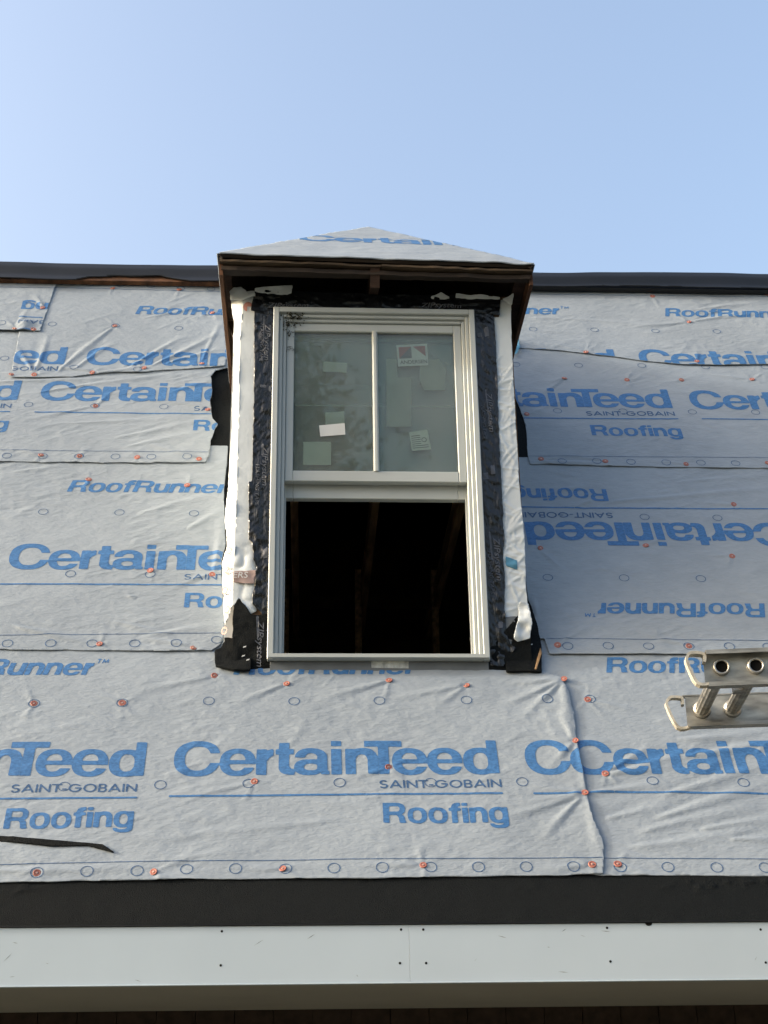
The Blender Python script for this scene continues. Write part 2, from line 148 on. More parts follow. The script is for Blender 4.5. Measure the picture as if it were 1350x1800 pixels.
ORG = {}
def empty(name, loc, label=None, cat=None, group=None):
    o = bpy.data.objects.new(name, None); C.objects.link(o); o.location = loc
    o.empty_display_size = 0.1
    ORG[o.name] = Vector(loc)
    if label: o['label'] = label
    if cat: o['category'] = cat
    if group: o['group'] = group
    return o
def mesh(name, verts, faces, mat, parent=None, smooth=False, label=None, cat=None):
    me = bpy.data.meshes.new(name)
    org = ORG[parent.name] if parent is not None else Vector((0, 0, 0))
    v = np.asarray(verts, dtype=float) - np.array(org)
    me.from_pydata(v.tolist(), [], [tuple(int(i) for i in f) for f in faces])
    me.materials.append(mat)
    if smooth: me.polygons.foreach_set('use_smooth', [True] * len(me.polygons))
    me.update()
    o = bpy.data.objects.new(name, me); C.objects.link(o)
    if parent is not None: o.parent = parent
    ORG[o.name] = org
    if label: o['label'] = label
    if cat: o['category'] = cat
    return o
class MB:
    """collects boxes, prisms, tubes; build() links them as one mesh"""
    def __init__(s): s.v = []; s.f = []
    def add(s, vs, fs):
        k = len(s.v); s.v += [tuple(map(float, a)) for a in vs]; s.f += [tuple(i + k for i in f) for f in fs]; return s
    def hexa(s, p):        # p: 8 points, bottom ring 0-3 then top ring 4-7
        return s.add(p, [(3, 2, 1, 0), (4, 5, 6, 7), (0, 1, 5, 4), (1, 2, 6, 5), (2, 3, 7, 6), (3, 0, 4, 7)])
    def box(s, x0, x1, y0, y1, z0, z1, b=0.0):
        if b <= 0:
            return s.hexa([(x0, y0, z0), (x1, y0, z0), (x1, y1, z0), (x0, y1, z0), (x0, y0, z1), (x1, y0, z1), (x1, y1, z1), (x0, y1, z1)])
        # chamfered box: six inset faces, edge strips and corners
        vs = []; idx = {}
        X = (x0, x1); Y = (y0, y1); Z = (z0, z1)
        for i in (0, 1):
            for j in (0, 1):
                for k in (0, 1):
                    sx, sy, sz = (1, -1)[i], (1, -1)[j], (1, -1)[k]
                    for a in range(3):
                        idx[i, j, k, a] = len(vs)
                        vs.append((X[i] + (0 if a == 0 else sx * b), Y[j] + (0 if a == 1 else sy * b), Z[k] + (0 if a == 2 else sz * b)))
        fs = []
        for i in (0, 1):
            fs.append([idx[i, 0, 0, 0], idx[i, 1, 0, 0], idx[i, 1, 1, 0], idx[i, 0, 1, 0]])
            fs.append([idx[0, i, 0, 1], idx[1, i, 0, 1], idx[1, i, 1, 1], idx[0, i, 1, 1]])
            fs.append([idx[0, 0, i, 2], idx[1, 0, i, 2], idx[1, 1, i, 2], idx[0, 1, i, 2]])
            for j in (0, 1):
                fs.append([idx[i, j, 0, 0], idx[i, j, 1, 0], idx[i, j, 1, 1], idx[i, j, 0, 1]])
                fs.append([idx[i, 0, j, 0], idx[i, 1, j, 0], idx[i, 1, j, 2], idx[i, 0, j, 2]])
                fs.append([idx[0, i, j, 1], idx[1, i, j, 1], idx[1, i, j, 2], idx[0, i, j, 2]])
                for k in (0, 1):
                    fs.append([idx[i, j, k, 0], idx[i, j, k, 1], idx[i, j, k, 2]])
        cx, cy, cz = (x0 + x1) / 2, (y0 + y1) / 2, (z0 + z1) / 2
        out = []
        for f in fs:                                    # orient outwards
            p = [np.array(vs[i]) for i in f]
            nn = np.cross(p[1] - p[0], p[2] - p[0]); m = sum(p) / len(p)
            out.append(f if nn @ (m - np.array((cx, cy, cz))) > 0 else f[::-1])
        return s.add(vs, out)
    def beam(s, a, b, w, h, up=(0, 0, 1)):
        a, b, up = Vector(a), Vector(b), Vector(up)
        d = (b - a).normalized(); r = d.cross(up).normalized(); u = r.cross(d).normalized()
        ps = [a - r * w / 2 - u * h / 2, a + r * w / 2 - u * h / 2, b + r * w / 2 - u * h / 2, b - r * w / 2 - u * h / 2]
        return s.hexa([tuple(q) for q in ps] + [tuple(q + u * h) for q in ps])
    def tube(s, a, b, r0, r1=None, n=20, rin=None, cap=True):
        r1 = r0 if r1 is None else r1
        a, b = Vector(a), Vector(b); d = (b - a).normalized()
        x = d.orthogonal().normalized(); y = d.cross(x)
        vs = []; fs = []
        prof = [(a, r0), (b, r1)] + ([(b, rin), (a, rin)] if rin else [])
        m = len(prof)
        for p, r in prof:
            for i in range(n):
                t = 2 * math.pi * i / n; vs.append(tuple(p + x * (r * math.cos(t)) + y * (r * math.sin(t))))
        for k in range(m if rin else m - 1):
            k2 = (k + 1) % m
            for i in range(n):
                j = (i + 1) % n; fs.append((k * n + i, k * n + j, k2 * n + j, k2 * n + i))
        if not rin and cap: fs += [tuple(range(n))[::-1], tuple(range(n, 2 * n))]
        return s.add(vs, fs)
    def build(s, name, mat, parent=None, smooth=False, **k):
        return mesh(name, s.v, s.f, mat, parent, smooth, **k)

_lat = {}
def vnoise(u, v, scale, seed=0):
    """smooth value noise, about -1..1"""
    if seed not in _lat: _lat[seed] = np.random.RandomState(seed).uniform(-1, 1, (64, 64))
    L = _lat[seed]
    x = np.asarray(u, float) / scale + 500.0; y = np.asarray(v, float) / scale + 500.0
    i = np.floor(x).astype(int); j = np.floor(y).astype(int); a = x - i; b = y - j
    a = a * a * a * (a * (a * 6 - 15) + 10); b = b * b * b * (b * (b * 6 - 15) + 10)
    g = lambda p, q: L[p % 64, q % 64]
    return (g(i, j) * (1 - a) + g(i + 1, j) * a) * (1 - b) + (g(i, j + 1) * (1 - a) + g(i + 1, j + 1) * a) * b

def poly_sdf(poly):
    P = np.array(poly, float)
    def f(X, Y):
        d = np.full(X.shape, 1e9); inside = np.zeros(X.shape, bool)
        for k in range(len(P)):
            a = P[k]; b = P[(k + 1) % len(P)]; e = b - a
            t = np.clip(((X - a[0]) * e[0] + (Y - a[1]) * e[1]) / max(e @ e, 1e-12), 0, 1)
            d = np.minimum(d, np.hypot(X - a[0] - t * e[0], Y - a[1] - t * e[1]))
            c = (a[1] > Y) != (b[1] > Y)
            with np.errstate(divide='ignore', invalid='ignore'):
                xi = a[0] + (Y - a[1]) * e[0] / (e[1] if abs(e[1]) > 1e-12 else 1e-12)
            inside ^= c & (X < xi)
        return np.where(inside, -d, d)
    return f

def contour(sdf, x0, x1, y0, y1, cell):
    """the region sdf < 0 as a fine grid mesh in the plane, boundary cells cut along the outline"""
    nx = max(1, int(math.ceil((x1 - x0) / cell))); ny = max(1, int(math.ceil((y1 - y0) / cell)))
    gx = x0 + np.arange(nx + 1) * cell; gy = y0 + np.arange(ny + 1) * cell
    X, Y = np.meshgrid(gx, gy, indexing='ij')
    D = sdf(X, Y)
    ins = D < 0
    idx = -np.ones(D.shape, int); idx[ins] = np.arange(ins.sum())
    V = [np.stack([X[ins], Y[ins]], -1)]
    nv = int(ins.sum()); extra = []; cut = {}
    full = ins[:-1, :-1] & ins[1:, :-1] & ins[1:, 1:] & ins[:-1, 1:]
    any_ = ins[:-1, :-1] | ins[1:, :-1] | ins[1:, 1:] | ins[:-1, 1:]
    F = np.stack([idx[:-1, :-1][full], idx[1:, :-1][full], idx[1:, 1:][full], idx[:-1, 1:][full]], -1).tolist()
    def edge(a, b):
        nonlocal nv
        key = (a, b) if a < b else (b, a)
        if key not in cut:
            da, db = D[a], D[b]; t = min(max(da / (da - db), 0.02), 0.98)
            extra.append((X[a] + t * (X[b] - X[a]), Y[a] + t * (Y[b] - Y[a]))); cut[key] = nv; nv += 1
        return cut[key]
    rim = []
    for i, j in np.argwhere(any_ & ~full):
        cs = [(i, j), (i + 1, j), (i + 1, j + 1), (i, j + 1)]; poly = []; cr = []
        for k in range(4):
            a, b = cs[k], cs[(k + 1) % 4]
            if ins[a]: poly.append(int(idx[a]))
            if ins[a] != ins[b]:
                e = edge(a, b); poly.append(e); cr.append((e, bool(ins[a])))
        if len(poly) >= 3: F.append(poly)
        for k in range(len(cr)):
            if cr[k][1]: rim.append((cr[k][0], cr[(k + 1) % len(cr)][0]))
    if extra: V.append(np.array(extra))
    V = np.concatenate(V) if V else np.zeros((0, 2))
    return V, F, rim

def patch(name, frame, sdf, bbox, cell, height, mat, parent, thick=0.0, smooth=True, **kw):
    V, F, rim = contour(sdf, *bbox, cell)
    if len(V) == 0: return None
    n = height(V[:, 0], V[:, 1])
    P = frame(V[:, 0], V[:, 1], n)
    if thick and rim:
        used = sorted({a for e in rim for a in e}); mp = {a: len(V) + i for i, a in enumerate(used)}
        P = np.concatenate([P, frame(V[used, 0], V[used, 1], n[used] - thick)])
        F = F + [(a, mp[a], mp[b], b) for a, b in rim]
    return mesh(name, P, F, mat, parent, smooth, **kw)
def bbox_of(poly, m=0.01):
    a = np.array(poly); return a[:, 0].min() - m, a[:, 0].max() + m, a[:, 1].min() - m, a[:, 1].max() + m
def ppatch(name, frame, poly, cell, height, mat, parent, thick=0.0, jag=0.0, seed=1, clip=None, **kw):
    s0 = poly_sdf(poly)
    if clip: s0 = I_(s0, clip)
    s = s0 if not jag else (lambda X, Y: s0(X, Y) + jag * (vnoise(X, Y, .03, seed) + .5 * vnoise(X, Y, .011, seed + 1)))
    return patch(name, frame, s, bbox_of(poly, .02), cell, height, mat, parent, thick, **kw)

# ------------------------------------------------------------------ materials
def mat(name, col, rough=0.6, spec=0.5, metal=0.0, var=0.0, vscale=8.0, bump=0.0, bscale=60.0, stretch=(1, 1, 1), col2=None, bdist=0.004, detail=6.0, coat=0.0):
    m = bpy.data.materials.new(name); m.use_nodes = True
    t = m.node_tree; b = t.nodes['Principled BSDF']
    b.inputs['Base Color'].default_value = (*col, 1); b.inputs['Roughness'].default_value = rough
    b.inputs['Specular IOR Level'].default_value = spec; b.inputs['Metallic'].default_value = metal
    b.inputs['Coat Weight'].default_value = coat
    tc = t.nodes.new('ShaderNodeTexCoord'); mp = t.nodes.new('ShaderNodeMapping')
    mp.inputs['Scale'].default_value = stretch; t.links.new(tc.outputs['Object'], mp.inputs[0])
    if var or col2:
        n = t.nodes.new('ShaderNodeTexNoise'); n.inputs['Scale'].default_value = vscale; n.inputs['Detail'].default_value = detail
        t.links.new(mp.outputs[0], n.inputs['Vector'])
        r = t.nodes.new('ShaderNodeValToRGB'); r.color_ramp.elements[0].position = 0.3; r.color_ramp.elements[1].position = 0.7
        c2 = col2 or tuple(min(1, c * (1 + var)) for c in col); c1 = col if col2 else tuple(c * (1 - var) for c in col)
        r.color_ramp.elements[0].color = (*c1, 1); r.color_ramp.elements[1].color = (*c2, 1)
        t.links.new(n.outputs['Fac'], r.inputs[0]); t.links.new(r.outputs[0], b.inputs['Base Color'])
    if bump:
        n2 = t.nodes.new('ShaderNodeTexNoise'); n2.inputs['Scale'].default_value = bscale; n2.inputs['Detail'].default_value = 5
        t.links.new(mp.outputs[0], n2.inputs['Vector'])
        bp = t.nodes.new('ShaderNodeBump'); bp.inputs['Strength'].default_value = bump; bp.inputs['Distance'].default_value = bdist
        t.links.new(n2.outputs['Fac'], bp.inputs['Height']); t.links.new(bp.outputs[0], b.inputs['Normal'])
    return m

def underlay_mat():
    """grey woven synthetic underlayment: mottled, with a fine crimp from rolling"""
    m = mat('underlayment', (.46, .49, .52), .62, .35)
    t = m.node_tree; b = t.nodes['Principled BSDF']
    tc = t.nodes.new('ShaderNodeTexCoord')
    def noise(scale, det, st, rot=0.0):
        mp = t.nodes.new('ShaderNodeMapping'); mp.inputs['Scale'].default_value = st; mp.inputs['Rotation'].default_value = (0, rot, 0)
        n = t.nodes.new('ShaderNodeTexNoise'); n.inputs['Scale'].default_value = scale; n.inputs['Detail'].default_value = det
        t.links.new(tc.outputs['Object'], mp.inputs[0]); t.links.new(mp.outputs[0], n.inputs['Vector']); return n.outputs['Fac']
    def mul(a, k):
        x = t.nodes.new('ShaderNodeMath'); x.operation = 'MULTIPLY'; x.inputs[1].default_value = k; t.links.new(a, x.inputs[0]); return x.outputs[0]
    def add(a, c):
        x = t.nodes.new('ShaderNodeMath'); x.operation = 'ADD'; t.links.new(a, x.inputs[0]); t.links.new(c, x.inputs[1]); return x.outputs[0]
    big = noise(2.2, 4, (1, 1, 1)); mid = noise(26, 5, (.5, 1, 1)); fib = noise(150, 3, (.25, 1, 1)); thr = noise(420, 2, (.12, 1, 1))
    mix = add(add(mul(big, .45), mul(mid, .3)), add(mul(fib, .18), mul(thr, .12)))
    r = t.nodes.new('ShaderNodeValToRGB'); r.color_ramp.elements[0].position = 0.34; r.color_ramp.elements[1].position = 0.72
    r.color_ramp.elements[0].color = (.190, .224, .260, 1); r.color_ramp.elements[1].color = (.262, .303, .345, 1)
    t.links.new(mix, r.inputs[0]); t.links.new(r.outputs[0], b.inputs['Base Color'])
    crimp = noise(38, 3, (1.0, 2.2, 2.2), .45); crimp2 = noise(95, 2, (.7, 1.6, 1.6), -.3)
    h = add(add(mul(crimp, .62), mul(crimp2, .22)), mul(fib, .10))
    bp = t.nodes.new('ShaderNodeBump'); bp.inputs['Strength'].default_value = .8; bp.inputs['Distance'].default_value = .005
    t.links.new(h, bp.inputs['Height']); t.links.new(bp.outputs[0], b.inputs['Normal'])
    return m
M = {}
M['under'] = underlay_mat()
def ink_mat(name, col, k=.26):
    m = mat(name, col, .55, .35, var=k, vscale=85, bump=.4, bscale=45, stretch=(1, 2, 2), bdist=.003)
    return m
M['ink'] = ink_mat('blue_print', (.040, .125, .285))
M['ink_thin'] = ink_mat('blue_line_print', (.036, .085, .18))
M['cap'] = mat('orange_plastic', (.30, .105, .075), .45, .5, var=.2, vscale=9)
M['nail'] = mat('nail_steel', (.45, .30, .25), .4, .5, metal=.6)
M['membrane'] = mat('black_membrane', (.0015, .0024, .0030), .88, .13, col2=(.0085, .0110, .0125), vscale=260, bump=1.0, bscale=300, bdist=.005)
M['tape'] = mat('black_tape', (.006, .007, .009), .22, .5, var=.3, vscale=14, bump=.8, bscale=34, stretch=(1, 1, .35), bdist=.010)
M['tape_ink'] = mat('grey_tape_print', (.075, .082, .10), .5, .4, var=.25, vscale=50)
M['wrap'] = mat('white_house_wrap', (.55, .60, .63), .5, .4, var=.07, vscale=7, bump=.35, bscale=32, bdist=.004)
M['wrap_red'] = mat('red_wrap_print', (.42, .20, .17), .55, .4, var=.2, vscale=30)
M['wrap_dark'] = mat('taupe_wrap_print', (.27, .20, .185), .55, .4, var=.2, vscale=30)
M['frame'] = mat('window_frame_vinyl', (.375, .408, .408), .42, .5, var=.035, vscale=5, bump=.06, bscale=80, bdist=.002)
M['white_board'] = mat('white_fascia', (.43, .51, .575), .45, .45, var=.03, vscale=2.2, bump=.06, bscale=4, bdist=.02)
M['soffit'] = mat('soffit_white', (.37, .36, .32), .6, .4, var=.06, vscale=3)
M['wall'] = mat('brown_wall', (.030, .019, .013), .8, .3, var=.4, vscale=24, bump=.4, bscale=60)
M['wood'] = mat('weathered_wood', (.026, .013, .008), .8, .3, var=.45, vscale=6, bump=.5, bscale=30, stretch=(1, 8, 1))
M['wood_x'] = mat('weathered_wood_edge', (.020, .014, .010), .8, .3, var=.5, vscale=9, bump=.5, bscale=30, stretch=(.2, 1, 4))
M['ply'] = mat('plywood_edge', (.062, .045, .030), .85, .2, var=.5, vscale=12, bump=.5, bscale=40, stretch=(.3, 1, 6))
M['wood_side'] = mat('side_board_wood', (.075, .034, .016), .8, .3, var=.5, vscale=7, bump=.5, bscale=30, stretch=(3, .3, 3))
M['new_wood'] = mat('pine', (.26, .16, .08), .75, .3, var=.3, vscale=7, bump=.3, bscale=30, stretch=(6, .5, 6))
M['osb'] = mat('deck_board', (.11, .065, .035), .85, .3, var=.35, vscale=40, bump=.4, bscale=60)
M['flash'] = mat('dark_metal_edge', (.007, .008, .010), .45, .3, metal=.0, var=.35, vscale=5, bump=.25, bscale=14, stretch=(.4, 1, 1), bdist=.006, coat=.2)
M['alu'] = mat('dull_aluminium', (.39, .385, .36), .42, .5, metal=.9, var=.5, vscale=38, bump=.15, bscale=50, stretch=(.3, 1, 1))
M['alu_cap'] = mat('worn_cap_plastic', (.46, .44, .38), .6, .4, metal=.2, var=.3, vscale=35, bump=.3, bscale=60)
M['scuff'] = mat('grey_scuff', (.20, .22, .235), .7, .3, var=.3, vscale=60)
M['hole'] = mat('dark_hole', (.01, .01, .01), .9, .1)
M['apron'] = mat('grey_sill_membrane', (.10, .115, .13), .6, .4, var=.15, vscale=12)
M['paper'] = mat('white_sticker_paper', (.55, .57, .57), .55, .4, var=.04, vscale=20)
M['paper_g'] = mat('greenish_sticker_paper', (.62, .68, .60), .6, .4, var=.06, vscale=20)
M['paper_d'] = mat('dull_protective_film', (.52, .58, .52), .6, .4, var=.08, vscale=14)
M['paper_b'] = mat('logo_sticker_paper', (.74, .77, .76), .55, .4, var=.04, vscale=20)
M['film'] = mat('faint_protective_film', (.36, .415, .375), .6, .4, var=.08, vscale=14)
M['red'] = mat('red_print', (.36, .09, .09), .5, .4, var=.08, vscale=30)
M['navy'] = mat('navy_print', (.045, .075, .12), .5, .4, var=.08, vscale=30)
M['dark_ink'] = mat('dark_print', (.03, .035, .04), .6, .3, var=.1, vscale=30)
M['dirt'] = mat('dark_dirt', (.035, .033, .024), .95, .2, var=.6, vscale=160, bump=1, bscale=200)
M['blue_film'] = mat('blue_film', (.07, .22, .34), .35, .5, var=.15, vscale=40)
M['ground'] = mat('bare_soil', (.105, .11, .095), .95, .2, var=.4, vscale=1.2, bump=.5, bscale=8)
M['bark'] = mat('bark', (.07, .055, .04), .9, .2, var=.3, vscale=14, bump=.6, bscale=30)
M['leaf'] = mat('leaves', (.045, .075, .025), .6, .3, var=.4, vscale=3)
M['dark_wood'] = mat('attic_wood', (.58, .41, .25), .85, .2, var=.35, vscale=8, stretch=(4, .4, 4))
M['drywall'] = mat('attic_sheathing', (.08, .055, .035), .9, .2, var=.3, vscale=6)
M['plate'] = mat('embossed_plate', (.42, .44, .42), .4, .5, metal=.3, var=.35, vscale=45, bump=.6, bscale=70)
def glass_mat(name, ior, tint, dust):
    m = bpy.data.materials.new(name); m.use_nodes = True; t = m.node_tree
    for n in list(t.nodes): t.nodes.remove(n)
    out = t.nodes.new('ShaderNodeOutputMaterial'); tr = t.nodes.new('ShaderNodeBsdfTransparent'); tr.inputs[0].default_value = (*tint, 1)
    gl = t.nodes.new('ShaderNodeBsdfGlossy'); gl.inputs['Roughness'].default_value = .022; gl.inputs[0].default_value = (1.0, .98, .92, 1)
    fr = t.nodes.new('ShaderNodeFresnel'); fr.inputs[0].default_value = ior
    mx = t.nodes.new('ShaderNodeMixShader'); t.links.new(fr.outputs[0], mx.inputs[0]); t.links.new(tr.outputs[0], mx.inputs[1]); t.links.new(gl.outputs[0], mx.inputs[2])
    df = t.nodes.new('ShaderNodeBsdfDiffuse'); df.inputs[0].default_value = (.51, .55, .545, 1)
    tc = t.nodes.new('ShaderNodeTexCoord'); n = t.nodes.new('ShaderNodeTexNoise'); n.inputs['Scale'].default_value = 5; n.inputs['Detail'].default_value = 6
    t.links.new(tc.outputs['Object'], n.inputs['Vector'])
    mr = t.nodes.new('ShaderNodeMapRange'); mr.inputs['From Min'].default_value = .3; mr.inputs['From Max'].default_value = .75
    mr.inputs['To Min'].default_value = dust * .6; mr.inputs['To Max'].default_value = dust * 1.4
    t.links.new(n.outputs['Fac'], mr.inputs[0])
    m2 = t.nodes.new('ShaderNodeMixShader'); t.links.new(mr.outputs[0], m2.inputs[0]); t.links.new(mx.outputs[0], m2.inputs[1]); t.links.new(df.outputs[0], m2.inputs[2])
    t.links.new(m2.outputs[0], out.inputs[0]); return m
M['glass'] = glass_mat('window_glass', 1.40, (.90, .95, .92), .125)

# ------------------------------------------------------------------ lettering (outlines as distance functions)
def bx(x0, y0, x1, y1): return lambda X, Y: np.maximum(np.maximum(x0 - X, X - x1), np.maximum(y0 - Y, Y - y1))
def el(cx, cy, rx, ry, p=2.35): return lambda X, Y: ((np.abs((X - cx) / rx) ** p + np.abs((Y - cy) / ry) ** p) ** (1 / p) - 1) * min(rx, ry)
def U(*fs): return lambda X, Y: np.minimum.reduce([f(X, Y) for f in fs])
def I_(*fs): return lambda X, Y: np.maximum.reduce([f(X, Y) for f in fs])
def N_(f): return lambda X, Y: -f(X, Y)
def quad(*p): return poly_sdf(p)
xh = .77; sw = .235
_o = I_(el(.4, .375, .40, .405), N_(el(.4, .375, .185, .255)))
_bowl = I_(el(.39, .375, .39, .405), N_(el(.40, .375, .17, .25)))
_n = U(bx(0, 0, sw, xh - .01), bx(.505, 0, .74, .45), I_(el(.39, .42, .35, .365), N_(el(.37, .38, .135, .21)), N_(bx(-1, -1, 2, .42))))
GL = {
 'C': (1.04, I_(el(.52, .5, .52, .525), N_(el(.535, .5, .29, .355)), N_(bx(.55, .365, 2, .645)))),
 'o': (.80, _o),
 'e': (.80, U(I_(_o, N_(bx(.42, .215, 2, .315))), bx(.12, .315, .70, .435))),
 'r': (.42, U(bx(0, 0, sw, xh - .01), I_(el(.46, .40, .36, .375), N_(el(.52, .34, .27, .245)), N_(bx(.385, -1, 2, 2)), N_(bx(-1, -1, 2, .42))))),
 't': (.47, U(bx(.11, .18, .345, .95), bx(.035, .60, .45, .76), I_(el(.42, .26, .31, .27, 2.6), N_(el(.50, .31, .155, .16)), N_(bx(.47, -1, 2, 2)), N_(bx(-1, .25, 2, 2))))),
 'a': (.79, U(bx(.52, .06, .75, .52), I_(el(.38, .47, .37, .31), N_(el(.385, .45, .15, .175)), N_(bx(-1, -1, 2, .50))),
              I_(el(.33, .215, .33, .235), N_(el(.375, .22, .155, .10))), bx(.60, 0, .79, .11), bx(.34, .35, .6, .45))),
 'i': (.235, U(bx(0, 0, sw, .76), bx(0, .845, sw, 1.0))),
 'n': (.74, _n),
 'u': (.74, lambda X, Y: _n(.74 - X, .76 - Y)),
 'T': (.86, U(bx(0, .82, .86, 1), bx(.31, 0, .55, .9))),
 'd': (.80, U(_bowl, bx(.565, 0, .80, 1.0))),
 'g': (.80, U(_bowl, bx(.565, -.05, .80, .76), I_(el(.405, -.04, .395, .235), N_(el(.37, -.02, .20, .10)), N_(bx(-1, -.045, 2, 2))))),
 'f': (.50, U(bx(.11, 0, .345, .74), bx(0, .60, .50, .755), I_(el(.43, .70, .32, .31, 2.6), N_(el(.50, .67, .155, .17)), N_(bx(.50, -1, 2, 2)), N_(bx(-1, -1, 2, .70))))),
 'R': (.95, U(bx(0, 0, .25, 1), I_(U(bx(.0, .39, .55, 1.0), el(.55, .695, .37, .305)), N_(U(bx(.25, .56, .56, .83), el(.56, .695, .13, .135)))), quad((.42, .43), (.72, .45), (.86, .36), (.90, .12), (.95, 0), (.67, 0), (.63, .28), (.55, .40)))),
}
def strokes(lines, th):
    segs = [(l[i], l[i + 1]) for l in lines for i in range(len(l) - 1)]
    def f(X, Y):
        d = np.full(X.shape, 1e9)
        for a, b in segs:
            ex, ey = b[0] - a[0], b[1] - a[1]
            t = np.clip(((X - a[0]) * ex + (Y - a[1]) * ey) / max(ex * ex + ey * ey, 1e-9), 0, 1)
            d = np.minimum(d, np.hypot(X - a[0] - t * ex, Y - a[1] - t * ey))
        return d - th / 2
    return f
def arc(cx, cy, rx, ry, a0, a1, n=14): return [(cx + rx * math.cos(math.radians(a0 + (a1 - a0) * i / n)), cy + ry * math.sin(math.radians(a0 + (a1 - a0) * i / n))) for i in range(n + 1)]
_t = .15; _a, _b = .075, .925
TH = {
 'S': (.68, [arc(.34, .71, .24, .215, 40, 270) + arc(.34, .29, .26, .215, 90, -150)[1:]]),
 'A': (.95, [[(.075, _a), (.475, _b), (.875, _a)], [(.22, .32), (.73, .32)]]),
 'I': (.15, [[(.075, _a), (.075, _b)]]),
 'N': (.86, [[(.075, _a), (.075, _b), (.785, _a), (.785, _b)]]),
 'T': (.66, [[(.0, _b), (.66, _b)], [(.33, _b), (.33, _a)]]),
 '-': (.34, [[(.05, .38), (.29, .38)]]),
 'G': (1.02, [arc(.51, .5, .435, .425, 42, 360) + [(.56, .5)]]),
 'O': (1.02, [arc(.51, .5, .435, .425, 0, 360, 28)]),
 'B': (.66, [[(.075, _a), (.075, _b), (.34, _b)] + arc(.36, .72, .19, .205, 90, -90, 8) + [(.075, .515), (.36, .515)] + arc(.37, .295, .22, .22, 90, -90, 8) + [(.075, _a)]]),
 'M': (.95, [[(.075, _a), (.16, _b), (.475, .2), (.79, _b), (.875, _a)]]),
}
for _k in list(TH): TH[_k] = (TH[_k][0], strokes(TH[_k][1], _t))
WORDS = {
 'CT': dict(text='CertainTeed', offs=[0, 1.03, 1.85, 2.245, 2.705, 3.54, 3.86, 4.30, 4.92, 5.72, 6.54], total=7.34, width=1.185, cap=.161, shear=0, font=GL, cell=.0045),
 'RF': dict(text='Roofing', gap=.055, width=.443, cap=.090, shear=0, font=GL, cell=.0038),
 'RR': dict(text='RoofRunner', gap=.045, width=.705, cap=.086, shear=.20, font=GL, cell=.0038, tm=True),
 'SG': dict(text='SAINT-GOBAIN', gap=.12, width=.443, cap=.0385, shear=0, font=TH, cell=.0022),
}
def word_sdf(w):
    d = WORDS[w]; fs = []; x = 0
    for i, ch in enumerate(d['text']):
        g = d['font'][ch]
        if 'offs' in d: x = d['offs'][i]
        fs.append((x, g[0], g[1])); x += g[0] + d.get('gap', 0)
    total = d.get('total') or (x - d['gap'])
    kx = d['width'] / total; ky = d['cap']
    if d.get('tm'):
        s = .30
        fs.append((total + .02, .9, lambda X, Y: TH['T'][1]((X) / s, (Y - .72) / s) * s)); fs.append((total + .26, .9, lambda X, Y: TH['M'][1](X / s, (Y - .72) / s) * s))
    def f(S, T):
        X = (S - d['shear'] * (T - d['cap'] * .3)) / kx; Y = T / ky
        D = np.full(X.shape, 1.0)
        for x0, w0, g in fs:
            m = (X > x0 - .15) & (X < x0 + w0 + .15)
            if m.any(): D[m] = np.minimum(D[m], g(X[m] - x0, Y[m]))
        return D * ky
    return f, d['width'] * (1.12 if d.get('tm') else 1.0), d['cap'], d['cell']
def font_mesh(name, text, frame_pt, ex, ey, size, m, parent, offset=0.0, sx=1.0, shear=0.0, drape=None):
    """small lettering from the built-in font, laid on a plane"""
    cu = bpy.data.curves.new('lettering', 'FONT'); cu.body = text; cu.size = 1.0; cu.offset = offset; cu.shear = shear; cu.resolution_u = 3
    to = bpy.data.objects.new('lettering', cu); C.objects.link(to)
    bpy.context.view_layer.update()
    me = bpy.data.meshes.new_from_object(to.evaluated_get(bpy.context.evaluated_depsgraph_get()))
    bpy.data.objects.remove(to); bpy.data.curves.remove(cu)
    V = np.array([v.co[:] for v in me.vertices]); F = [tuple(p.vertices) for p in me.polygons]; bpy.data.meshes.remove(me)
    P = np.array(frame_pt) + V[:, :1] * size * sx * np.array(ex) + V[:, 1:2] * size * np.array(ey)
    if drape is not None: P[:, 1] = -(drape(P[:, 0], P[:, 2] - ZO) + .0022)
    return mesh(name, P, F, m, parent)

# ------------------------------------------------------------------ ground and the house
def Z(z): return z + ZO
g = MB(); g.add([(-400, -400, 0), (400, -400, 0), (400, 400, 0), (-400, 400, 0)], [(0, 1, 2, 3)])
go = g.build('ground', M['ground']); go['kind'] = 'structure'

X0, X1 = -5.0, 6.0
house = empty('house', (0.5, 1.5, 0), 'house with a steep unfinished roof, white fascia and deep shaded eave', 'house')
def line_sdf(pts):
    pts = np.array(pts)
    return lambda X: np.interp(X, pts[:, 0], pts[:, 1])
HOLE = [(-.15, .06), (1.005, .06), (1.005, 2.02), (-.15, 2.02)]
_hs = poly_sdf(HOLE)
V_BOT = -1.19; V_TOP = 3.02
deck_sdf = I_(bx(X0, V_BOT, X1, V_TOP), N_(_hs))
patch('roof_deck', roofP, deck_sdf, (X0 - .1, X1 + .1, V_BOT - .1, V_TOP + .1), .1, lambda u, v: 0 * u - .001, M['osb'], house, thick=.018, smooth=False)
